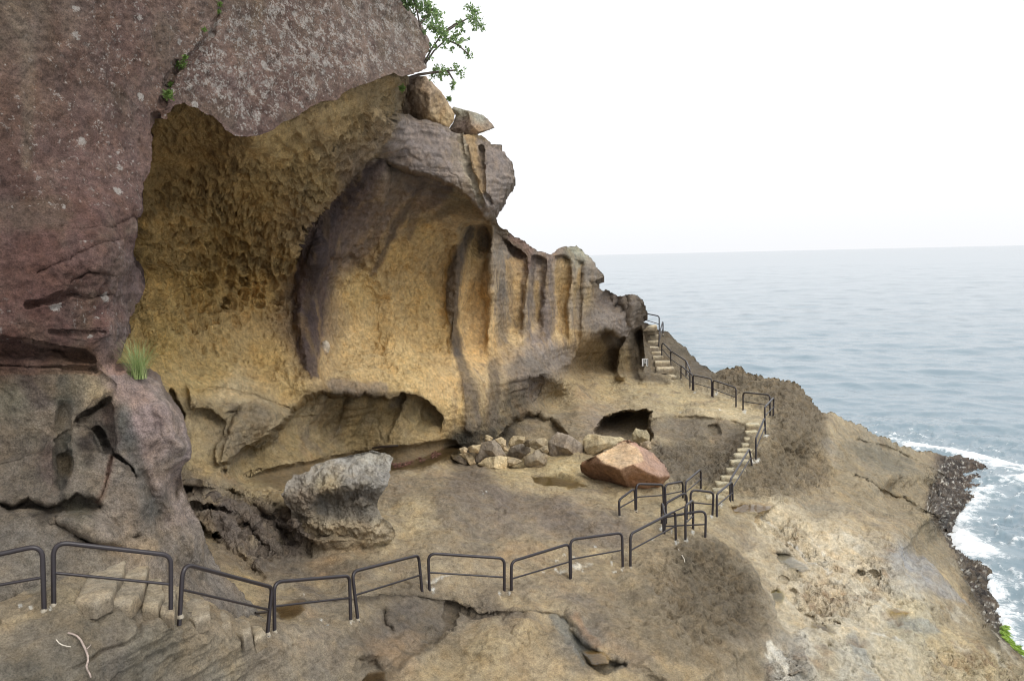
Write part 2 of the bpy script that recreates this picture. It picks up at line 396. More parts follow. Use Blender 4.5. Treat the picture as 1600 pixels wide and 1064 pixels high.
DC = [  # u, v, depth in metres
 (220,450,25),(150,450,23),(60,450,21),(230,560,24),(250,250,23.5),(280,180,22),(350,230,22.6),(390,222,21.3),(350,330,26.5),(300,450,27.6),(400,450,29),(400,330,26.6),(470,450,29.6),(450,250,23.6),(500,180,22.4),(560,150,23.6),(610,132,25),
 (600,180,25.6),(560,255,26.6),(520,310,27.4),(500,400,28.8),(480,500,29.2),(487,570,28.5),(400,560,28),(300,560,26),(320,608,25.2),(440,630,27.4),(485,602,27.8),(350,520,27.6),
 (620,170,27.8),(600,232,28.0),(640,205,28.8),(700,215,29.7),(760,232,31),(800,280,32),(780,325,32),(612,258,28.2),(660,274,29.0),(700,290,29.6),(740,322,30.6),(755,335,31.2),
 (650,320,31.0),(620,320,30.2),(580,330,29.7),(560,400,31),(620,400,32.4),(700,350,32.6),(700,400,33.6),(740,365,34),(762,400,35),(600,480,32.6),(700,480,34),(540,500,31),(600,560,31.5),(690,560,33),(522,572,29.9),
 (560,600,29.8),(650,606,30.9),(700,640,32),(740,600,33.5),(740,680,32.8),(780,560,36),(780,480,36.5),(800,600,35.6),(850,560,38),(870,600,38.8),(830,640,37),(790,672,34.3),
 (800,400,38),(850,400,40),(880,400,41.5),(920,420,44),(860,480,40.5),(900,520,42),(830,520,38.6),(940,450,45.5),(960,480,46),(1000,488,47.5),(950,520,45),(900,568,44),(990,570,47.5),(790,366,38),(940,436,45.3),(890,388,43),
 (1060,545,50.5),(1100,572,50),(1040,588,47.8),(1020,520,52.5),(1030,552,49.8),(1060,590,47),
 (1060,700,35.2),(1120,700,35.4),(1060,735,33.2),(1110,735,33.6),(1150,715,33.8),(850,680,35),(930,665,36),(980,700,34),(1020,690,35),
 (300,622,24),(350,650,25),(420,660,26),(300,690,23.4),(350,705,24.2),(640,690,30.6),(500,700,29),(560,650,30),
 (300,745,22.3),(250,740,21.5),(250,650,22.5),(270,850,19.5),(200,750,20),(100,700,19),(0,700,18.5),(100,780,17.2),(0,800,15.8),(200,850,16),(300,900,17),(350,910,17.8),(-60,600,20),(-60,300,21),(-320,600,18),(-320,200,19),(-320,850,14.5),(-150,850,14.9),(100,250,21),(180,200,21.5),
 (640,120,26),(500,110,23),(350,120,22),(150,120,21.5),
]
ctrl = [(u, v, float(d_at_h(u, v, h))) for u, v, h in HC] + DC + [(u, v, float(d_at_h(u, v, CAMZ)) * 1.05) for u, v in SEA_OFF]
DEPTH = RBF(ctrl)

M_TOP = [(-330,60),(520,60),(640,100),(632,150),(618,172),(640,180),(655,188),(700,199),(735,208),(755,211),(775,225),(790,236),(800,250),(806,268),(804,290),(795,310),(783,322),(777,332),(774,342),(777,352),
 (790,357),(800,367),(820,379),(845,393),(868,393),(873,388),(886,387),(899,384),(912,393),(922,408),(932,418),(944,433),(930,437),(922,440),(938,447),(955,456),(966,462),(988,460),(1000,467),(1008,476),(1013,490),(1006,501),(1003,505),
 (1020,508),(1035,517),(1050,527),(1062,540),(1076,549),(1090,560),(1104,571),(1116,580),(1128,575),(1152,571),(1166,580),(1190,584),(1215,590),(1240,600),(1258,612),(1271,625),(1279,640),(1292,645),(1310,650),(1340,663),(1370,678),(1400,692),(1440,706),(1480,711),(1520,716),(1545,731),(1600,743),(1650,752)]
m_out = roughen(M_TOP, .09, 5, 3, closed=False)
m_poly = np.vstack([m_out, [(1650, 752), (1650, 1250), (-330, 1250)]])
HOLE = np.array([(723,345),(728,343),(733,345),(735,348),(729,349)], float)
U, V, Q = grid_sheet(m_poly, 1.6)
F = Field(U, V, 4.5)
D = DEPTH(U, V)

def vfade(line, h):                            # 1 above a line, fading out to 0 at it
    x, y = zip(*line); return np.clip((np.interp(U, x, y) - V) / h, 0, 1)
NICHE = [(440,668),(450,650),(455,640),(468,629),(482,620),(497,613),(508,611),(520,614),(560,617),(600,619),(640,617),(655,621),(668,630),(683,645),(692,656),(688,668),(676,690),(640,706),(560,720),(470,735),(400,748),(350,748),(360,730),(400,704),(425,690)]
w_niche = F.poly(roughen(np.array(NICHE, float), .13, 7, 21), 2.2)
D += 1.15 * w_niche * sstep(0, 1, vfade([(350,738),(690,686)], 55))
w_block = F.poly([(292,604),(345,608),(400,620),(440,632),(452,645),(440,668),(425,690),(400,702),(378,706),(352,722),(338,726),(336,700),(345,682),(352,660),(330,640),(300,640)], 3)
D -= .42 * w_niche * sstep(-.1, .35, perlin(np.c_[U / 21 + V / 60, V / 190, U * 0 + 4.])) * sstep(0, 1, vfade([(350,738),(690,686)], 55))
D -= .55 * w_block
D += .35 * F.poly([(352,656),(363,640),(375,632),(372,650),(360,668),(350,690),(342,720),(338,700),(345,678)], 3)
D += .35 * F.stroke([(300,606,1.5),(345,608,1.2),(400,620,1.5),(452,637,1.5)], 1.5)
D += .5 * F.stroke([(266,612,4),(274,632,4),(284,650,3)], 4) + .5 * F.stroke([(398,700,2),(425,686,3),(442,664,2)], 2)
CAVE_A = [(931,676),(938,662),(946,653),(962,647),(985,642),(1008,641),(1018,645),(1014,660),(1012,700),(990,704),(945,704),(930,696)]
w_ca = F.poly(roughen(np.array(CAVE_A, float), .10, 6, 22), 2.5); D += 4.2 * w_ca
CAVE_B = [(795,668),(803,655),(822,648),(842,647),(862,653),(874,664),(880,676),(884,695),(850,700),(790,696),(780,685)]
w_cb = F.poly(roughen(np.array(CAVE_B, float), .10, 6, 23), 4); D += 1.2 * w_cb
CAVE_C = [(882,586),(885,570),(897,556),(915,540),(932,524),(945,516),(955,517),(964,526),(978,528),(990,518),(1001,512),(1004,540),(1003,582),(975,588),(930,590),(895,596)]
w_cc = F.poly(CAVE_C, 4); D += 2.2 * w_cc * sstep(0, 1, vfade([(880,602),(1005,588)], 26))
D -= 1.4 * F.stroke([(985,530,6),(972,548,8),(968,570,8),(972,584,8)], 8, 6)      # pillar between the two alcoves
D -= .5 * F.poly([(994,545),(1014,540),(1018,575),(1012,592),(996,588)], 4)         # sign rock
D -= .7 * F.poly([(1000,588),(1020,580),(1045,586),(1048,600),(1020,602),(1000,600)], 4)
# flutes between the weathered pillars
RIBS = [(707,9),(769,5),(825,5),(856,9),(894,3.5),(915,6)]; RA = [1.0, 1.0, .65, 1.0, .55]
vtop = np.interp(F.wu, [700,735,768,800,825,856,880,894,925], [352,348,352,384,398,402,397,403,410]); vbot = np.interp(F.wu, [700,770,825,856,895,925], [560,545,520,508,525,515])
sk = -.05 * (F.wv - 450); env = sstep(-1.5, 4, F.wv - vtop) * sstep(35, -25, F.wv - vbot)
for k in range(5):
    a_ = RIBS[k][0] + RIBS[k][1] * .5 + sk; b_ = RIBS[k + 1][0] - RIBS[k + 1][1] * .5 + sk
    t_ = (F.wu - a_) / (b_ - a_); ok_ = (t_ > 0) & (t_ < 1)
    D += RA[k] * np.where(ok_, 1 - np.abs(2 * np.clip(t_, 0, 1) - 1) ** 2.0, 0) * env
for k, (x_, r_) in enumerate(RIBS[1:]): D -= .30 * np.exp(-((F.wu - x_ - sk) / r_) ** 2) * env
D += .5 * F.poly([(920,440),(932,440),(955,455),(955,470),(935,475),(922,462)], 4)
D -= .35 * F.stroke([(765,350,4),(772,380,5),(765,420,5),(762,460,6)], 5, 8)
D += .9 * F.poly([(640,420),(690,370),(712,385),(706,440),(704,500),(690,560),(640,560),(620,500)], 22)
D += .6 * F.poly([(520,440),(560,420),(600,470),(600,560),(530,570),(505,520)], 18)
D -= .30 * F.stroke([(735,360,5),(722,390,7),(709,430,8),(708,500,9),(716,545,9),(730,580,9),(738,620,11),(736,665,11)], 8, 8)
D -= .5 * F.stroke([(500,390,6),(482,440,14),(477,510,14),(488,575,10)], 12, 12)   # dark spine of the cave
D -= .25 * F.stroke([(640,300,4),(610,360,6),(590,410,6)], 5, 8)
D += .35 * F.stroke([(360,450,2),(352,470,4),(348,485,3)], 3, 4); D += .25 * F.stroke([(352,452,1.5),(368,442,1.5),(385,440,1.5)], 2, 3)
D += .4 * F.poly([(515,405),(550,400),(565,415),(545,430),(525,425)], 7)
D += .22 * F.stroke([(718,205,2),(722,240,3),(745,290,3),(752,320,3)], 3) - .25 * F.stroke([(735,225,4),(742,260,5),(760,320,4)], 4)
D += .5 * F.poly([(752,232),(757,228),(757,300),(770,318),(764,322),(750,295)], 2.5)
D += .5 * F.blob(967,483,9,5) + .5 * F.blob(955,470,13,6) - .4 * F.stroke([(985,462,4),(992,480,5),(985,500,5)], 5) + .4 * F.poly([(995,470),(1006,478),(1004,492),(990,510),(985,500),(992,485)], 3)
D += .5 * F.poly([(826,588),(845,590),(848,612),(832,626),(828,610)], 4)
def left_of(line, f):                          # soft side test against a falling line given top to bottom
    x, y = zip(*line); return sstep(-f, f, np.interp(F.wv, y, x) - F.wu) * ((V > y[0] - 30) & (V < y[-1] + 10))
BLADE = [(628,112),(622,150),(613,185),(602,216),(573,251),(526,304),(482,350),(456,400)]
db_ = near_pt(np.array(BLADE, float), U, V, False)[0]; lb_ = left_of(BLADE, 2.0)
D -= 1.3 * np.exp(-db_ / 45) * lb_ * sstep(420, 290, V)
D += 1.5 * np.exp(-db_ / 40) * (1 - lb_) * sstep(222, 250, V) * sstep(440, 330, V) * (U > 440) * sstep(680, 620, U)
LIP = np.array([(600,249),(640,265),(662,273),(700,289),(728,304),(745,323),(758,342)], float)
dl_ = near_pt(LIP, U, V, False)[0]; below = sstep(-2.5, 2.5, F.wv - np.interp(F.wu, LIP[:, 0], LIP[:, 1])) * sstep(597, 606, F.wu) * sstep(770, 758, U)
D += 1.2 * np.exp(-dl_ / 50) * below
FACE = [(1016,656),(1040,652),(1090,651),(1130,656),(1164,662),(1168,690),(1150,728),(1112,764),(1052,758),(1016,700)]
tl_ = np.array([(1014,654),(1090,651),(1166,662)], float); D += .55 * F.poly(FACE, 3) * np.exp(-np.clip(V - 655, 0, 99) / 40)
# terrace front
D += .6 * F.poly([(1108,666),(1122,662),(1126,676),(1112,680)], 3)
# seaward slope cracks and steps
D += .55 * F.stroke([(1340,686,.6),(1387,699,2),(1428,720,2.5),(1476,746,1)], 2, 2)
D += .8 * F.stroke([(1334,744,.6),(1373,765,2),(1418,785,3),(1459,806,3),(1476,830,3)], 2, 2)
D += .5 * F.poly([(1475,822),(1482,808),(1500,812),(1510,826),(1492,834),(1478,836)], 4)
D -= .35 * F.poly([(1480,712),(1530,720),(1560,738),(1520,740),(1490,745)], 8)
D -= .55 * F.poly([(1010,868),(1085,846),(1120,846),(1150,860),(1176,893),(1204,950),(1244,1012),(1260,1052),(1200,1090),(1060,1080),(960,1020),(960,900)], 9) * sstep(940, 1080, U)
# foreground gutters, pits, channels
D += .12 * F.stroke([(440,945,3),(480,945,2),(520,941,2),(560,936,2),(610,934,2),(650,935,2.5),(700,941,2.5),(740,953,2.5),(790,958,2.2),(870,960,1.6)], 2, 2)
D += .16 * F.stroke([(705,945,7),(700,970,8),(670,995,6),(640,1020,6),(612,1045,7),(590,1075,8)], 7, 7)
D += .16 * F.poly([(545,985),(595,950),(640,942),(690,950),(685,985),(640,1015),(580,1025),(530,1000)], 16) + .25 * F.stroke([(600,955,3),(600,975,4),(612,985,3)], 4, 4)
D += .35 * F.poly([(560,1028),(590,1026),(596,1048),(585,1062),(560,1050)], 8)
D += .55 * F.poly([(864,962),(885,960),(900,985),(920,1010),(945,1030),(975,1038),(940,1052),(912,1040),(890,1010),(875,985)], 8)
D -= .12 * F.stroke([(640,1010,10),(760,985,18),(850,990,12)], 14, 26)
D += .5 * F.poly([(1014,690),(1030,700),(1040,745),(1024,742),(1012,720)], 8)
D += .18 * F.stroke([(700,772,4),(760,790,4),(860,800,5),(960,815,4)], 4, 7)
# left rough ledges
for st in ([(285,760,3),(330,765,4),(380,775,4),(440,770,3)], [(300,790,3),(350,800,4),(395,830,5),(420,870,4)], [(300,815,3),(345,850,5),(385,880,5),(410,905,3)], [(360,770,3),(410,800,4),(450,840,4)]):
    D += .4 * F.stroke(st, 4, 6)
D += .9 * F.blob(338,838,5,3) + .7 * F.blob(330,797,5,3) + .7 * F.stroke([(474,815,3),(482,808,4)], 3, 3) + .5 * F.blob(287,765,6,4) + .3 * F.blob(348,738,5,3)
D -= .35 * F.blob(430,778,9,7) - .0
# pale shelf pools and hollows
HOL = [((1236,930,9,5),.5),((1225,905,6,4),.3),((1283,980,7,3),.4),((1365,900,8,4),.5),((1280,838,7,5),.3),((1305,975,5,3),.5),((1345,895,4,2),.4),((1350,830,7,4),.25),((1190,815,8,4),.2),((1230,845,6,4),.2),((1315,820,7,5),.25),((1580,1045,14,6),.5),((1475,1030,14,7),.3),((1295,1010,6,4),.3),((1265,968,7,4),.5)]
for (x, y, r, f), a in HOL: D += .55 * a * F.blob(x, y, r, f)
POOLS = {  # outline, metres below eye
 'cave': ([(388,744),(410,738),(470,724),(540,712),(620,700),(680,690),(712,690),(722,700),(700,716),(660,728),(610,734),(585,740),(500,748),(460,762),(430,760)], 6.72),
 'sand': ([(826,746),(868,744),(900,752),(918,760),(900,762),(850,760),(834,755)], 7.56),
 'stair': ([(1142,792),(1160,788),(1206,790),(1200,796),(1178,800),(1150,799)], 8.19),
 'shelf': ([(1211,864),(1225,862),(1240,870),(1258,880),(1266,888),(1252,893),(1236,886),(1222,876)], 9.2),
 'green': ([(1204,926),(1212,922),(1224,928),(1222,940),(1208,938)], 9.55),
 'step': ([(430,950),(445,944),(470,944),(476,952),(462,962),(440,964)], 6.98),
 'gully': ([(912,1020),(930,1016),(946,1024),(950,1036),(925,1036)], 8.9),
 'hollow': ([(1268,972),(1282,976),(1302,986),(1304,990),(1288,986),(1272,978)], 10.0),
 'amber': ([(1390,952),(1400,950),(1424,954),(1420,958),(1400,957)], 10.1),
 'foot': ([(575,1052),(600,1050),(604,1066),(590,1080),(560,1078)], 8.05),
}
D -= .9 * F.poly([(452,800),(520,805),(608,806),(616,838),(570,852),(490,852),(450,832)], 12) + .5 * F.stroke([(425,790,8),(450,785,10),(460,810,10)], 9, 10)
w_pool = np.zeros(len(U))
for nm, (pl, h) in list(POOLS.items()):
    a = np.array(pl, float); dd_ = DEPTH(a[:, 0], a[:, 1]); hh_ = CAMZ - unproj(a[:, 0], a[:, 1], dd_)[:, 2]
    h = 6.88 if nm == 'cave' else float(np.percentile(hh_, 28)) + .02; POOLS[nm] = (pl, h)
    w = F.poly(pl, 2.5); dp = d_at_h(U, V, h + .05); wb = (.85 if nm != 'cave' else .3) * F.poly(pl, 13); D = D * (1 - wb) + np.clip(dp, D - .6, D + .6) * wb
    D = D * (1 - w) + np.minimum(dp, D + .45) * w; w_pool = np.maximum(w_pool, w)

P = unproj(U, V, D)
Nn = vnormals(P, Q)
# ---- relief by region
tafoni = F.poly([(190,330),(240,300),(330,250),(420,270),(540,200),(600,150),(610,185),(545,260),(480,340),(455,410),(440,480),(380,500),(250,540),(180,500)], 22)
tafoni2 = F.poly([(230,200),(290,160),(620,110),(615,190),(520,310),(480,400),(460,520),(490,600),(300,600),(190,560)], 14)
ochre = F.poly([(200,600),(190,560),(200,480),(215,330),(250,180),(300,150),(620,110),(600,200),(560,270),(640,300),(750,340),(770,360),(770,400),(830,390),(905,400),(905,530),(800,560),(760,640),(760,680),(700,700),(690,650),(640,615),(500,610),(450,640)], 12)
drip = F.poly([(520,420),(600,330),(700,350),(710,420),(705,560),(640,600),(520,600),(500,520)], 25)
mound = np.maximum.reduce([F.poly([(1085,605),(1110,590),(1150,570),(1240,590),(1290,640),(1285,690),(1310,730),(1300,770),(1200,785),(1140,770),(1180,700),(1200,660),(1190,640)], 10),
    F.poly([(1012,690),(1060,692),(1165,695),(1150,730),(1110,770),(1050,765),(1030,720)], 10), .9 * F.poly([(1060,855),(1110,846),(1150,870),(1185,915),(1190,960),(1130,1010),(1060,1000),(1020,950),(1020,900)], 16)])
honey = F.poly([(290,765),(400,765),(450,800),(500,830),(490,860),(430,870),(400,900),(340,850),(300,810)], 12)
honey = np.maximum(honey, F.poly([(428,790),(470,810),(500,840),(470,870),(430,870),(415,830)], 8))
shelf = F.poly([(1150,800),(1200,790),(1290,800),(1340,830),(1420,850),(1440,920),(1540,960),(1600,1030),(1600,1064),(1230,1064),(1190,1000),(1260,980),(1200,920),(1190,850)], 18)
shelfpit = np.maximum.reduce([F.poly([(1240,940),(1260,910),(1310,905),(1350,925),(1340,955),(1280,965)], 10), .9 * F.poly([(1200,1030),(1220,1010),(1260,1020),(1250,1064),(1200,1064)], 9), .7 * F.poly([(1340,860),(1390,880),(1400,920),(1360,940),(1330,900)], 12), .7 * F.poly([(1440,1010),(1560,1020),(1600,1064),(1450,1064)], 14),.6*F.poly([(1180,805),(1240,820),(1300,870),(1360,900),(1290,890),(1220,850),(1180,830)], 8)])
barn = np.maximum(F.poly([(1440,730),(1480,708),(1560,730),(1650,740),(1650,770),(1540,775),(1500,800),(1515,850),(1550,900),(1560,950),(1610,1020),(1585,1010),(1530,960),(1500,900),(1470,840),(1440,800),(1450,770)], 9), 0)
rough = F.poly([(760,640),(900,560),(1000,600),(870,640),(800,690),(700,700)], 10)
slope = F.poly([(1300,655),(1460,720),(1440,780),(1480,850),(1560,1000),(1420,860),(1300,790)], 20)
plain = np.clip(1 - tafoni2 - mound - honey - barn, 0, 1)
q = 1 - .9 * w_pool
disp = .30 * fbm(P * .42, 3) * (1 - .4 * ochre) + .13 * fbm(P * 1.5 + 5, 5, .58)
disp += .05 * (1 + barn * 2 + .2 * mound - .5 * ochre) * fbm(P * 5 + 9, 4, .66)
ix = np.nonzero(ochre + tafoni2 > .02)[0]
pp = P[ix]; wp = pp + .10 * np.stack([perlin(pp * 3), perlin(pp * 3 + 40), perlin(pp * 3 + 80)], 1)
f1, f2 = worley(wp * np.array([2.9, 2.9, 1.65]))
g1, g2 = worley(wp * np.array([6.5, 6.5, 3.6]) + 31)
patch = sstep(-.22, .30, fbm(pp * .55 + 21, 4))
am = .66 * tafoni[ix] * (.35 + .65 * patch) + .14 * np.clip(tafoni2[ix] - tafoni[ix], 0, 1) * patch + .07 * drip[ix] * (.3 + patch) + .02 * ochre[ix]
pit = np.clip(1 - f1 / .62, 0, 1) ** 1.0
pit2 = np.clip(1 - g1 / .6, 0, 1)
rid = sstep(.02, .34, f2 - f1); rid2 = sstep(.02, .40, g2 - g1)
disp[ix] -= am * (.55 * rid + .85 * pit + .12 * rid2 + .16 * pit2 - .55)
disp[ix] += .07 * ochre[ix] * (1 - .7 * tafoni[ix]) * (ridged(wp * np.array([3.0, 3.0, .65]) + 3, 4, .6) - .55)
disp[ix] += .035 * ochre[ix] * (1 - tafoni[ix]) * fbm(pp * np.array([3.2, 3.2, .5]), 4)
ix = np.nonzero(mound + honey + shelfpit + .5 * shelf + barn > .03)[0]
pp = P[ix]; wp = pp + .12 * np.stack([perlin(pp * 2.5), perlin(pp * 2.5 + 40), perlin(pp * 2.5 + 80)], 1)
f1, f2 = worley(wp * 2.6 + 50); h1, h2 = worley(wp * 5.2 + 11); k1, k2 = worley(wp * 1.7 + 91)
disp[ix] += mound[ix] * (.11 * (ridged(pp * 2.2, 4) - .55) - .13 * sstep(.52, .12, h1) - .16 * sstep(.5, .1, f1))
disp[ix] -= honey[ix] * (.30 * np.clip(1 - f1 / .55, 0, 1) + .10 * np.clip(1 - h1 / .55, 0, 1)) - honey[ix] * .22 * (ridged(pp * 1.4, 4) - .5)
disp[ix] -= .40 * shelfpit[ix] * (np.clip(1 - f1 / .5, 0, 1) + .5 * np.clip(1 - h1 / .5, 0, 1))
sparse = sstep(.0, .22, fbm(pp * .8 + 4, 3)) * sstep(.36, .10, h1)
disp[ix] += shelf[ix] * .28 * (ridged(pp * .9 + 66, 5, .55) - .55)
disp[ix] -= shelf[ix] * (.20 * sparse + .22 * sstep(.40, .12, k1) * sstep(0, .3, fbm(pp * .5 + 44, 3)))
disp[ix] += barn[ix] * (.30 * (ridged(pp * 1.6 + 3, 5, .6) - .6) - .14 * np.clip(1 - f1 / .55, 0, 1))
disp += .05 * slope * fbm(np.c_[(P[:, 0] + P[:, 1]) * 3, (P[:, 0] - P[:, 1]) * .5, P[:, 2] * 2], 4)
disp += .10 * rough * (ridged(P * 1.7, 4) - .55)
lam = fbm(np.c_[P[:, 0] * .35, P[:, 1] * .35, P[:, 2] * 6.5] + .35 * fbm(P * .8, 3)[:, None], 4, .6)
disp += .085 * lam * (1 - ochre) * (1 - .6 * shelf) + .03 * ochre * lam
lay = P[:, 2] * 2.6 + .14 * P[:, 0] + .9 * fbm(P * .35 + 50, 4) + .12 * fbm(P * 2.2 + 5, 3); li = np.floor(lay).astype(int); lf = lay - li
lh = _rp[:, 0]; led = (lh[li & 1023] * (1 - sstep(.86, 1., lf)) + lh[(li + 1) & 1023] * sstep(.86, 1., lf)) - .5
ledm = (1 - ochre) * (1 - .5 * mound) * (.35 + .65 * sstep(-.1, .25, fbm(P * .4 + 70, 3)))
disp += .20 * led * ledm
lay = P[:, 2] * 8.5 + .5 * P[:, 0] + 1.6 * fbm(P * .6 + 20, 4) + .3 * fbm(P * 4 + 5, 3); li = np.floor(lay).astype(int); lf = lay - li
disp += .05 * ((lh[li & 1023] * (1 - sstep(.8, 1., lf)) + lh[(li + 1) & 1023] * sstep(.8, 1., lf)) - .5) * ledm
jn = np.abs(perlin(P * .33 + .25 * np.stack([perlin(P * 1.3), perlin(P * 1.3 + 40), perlin(P * 1.3 + 80)], 1) + 33)); disp -= .07 * (1 - ochre) * sstep(.022, .004, jn) * sstep(-.05, .15, fbm(P * .3 + 7, 2))
disp += .035 * (1 - ochre) * (ridged(P * 3.1 + 8, 4, .6) - .55)
disp *= q * (1 - .8 * w_ca)
PIT = np.clip(.30 * tafoni * (.4 + .6 * np.clip(sstep(-.22, .30, fbm(P * .55 + 21, 4)), 0, 1)) + .2 * tafoni2 + .22 * drip + .10 * ochre + .30 * mound + .6 * honey + .8 * shelfpit + .35 * shelf * sstep(-.1, .3, fbm(P * .8 + 4, 3)) + .9 * barn + .30 * rough + .16, 0, 1) * q
P = P + Nn * disp[:, None]

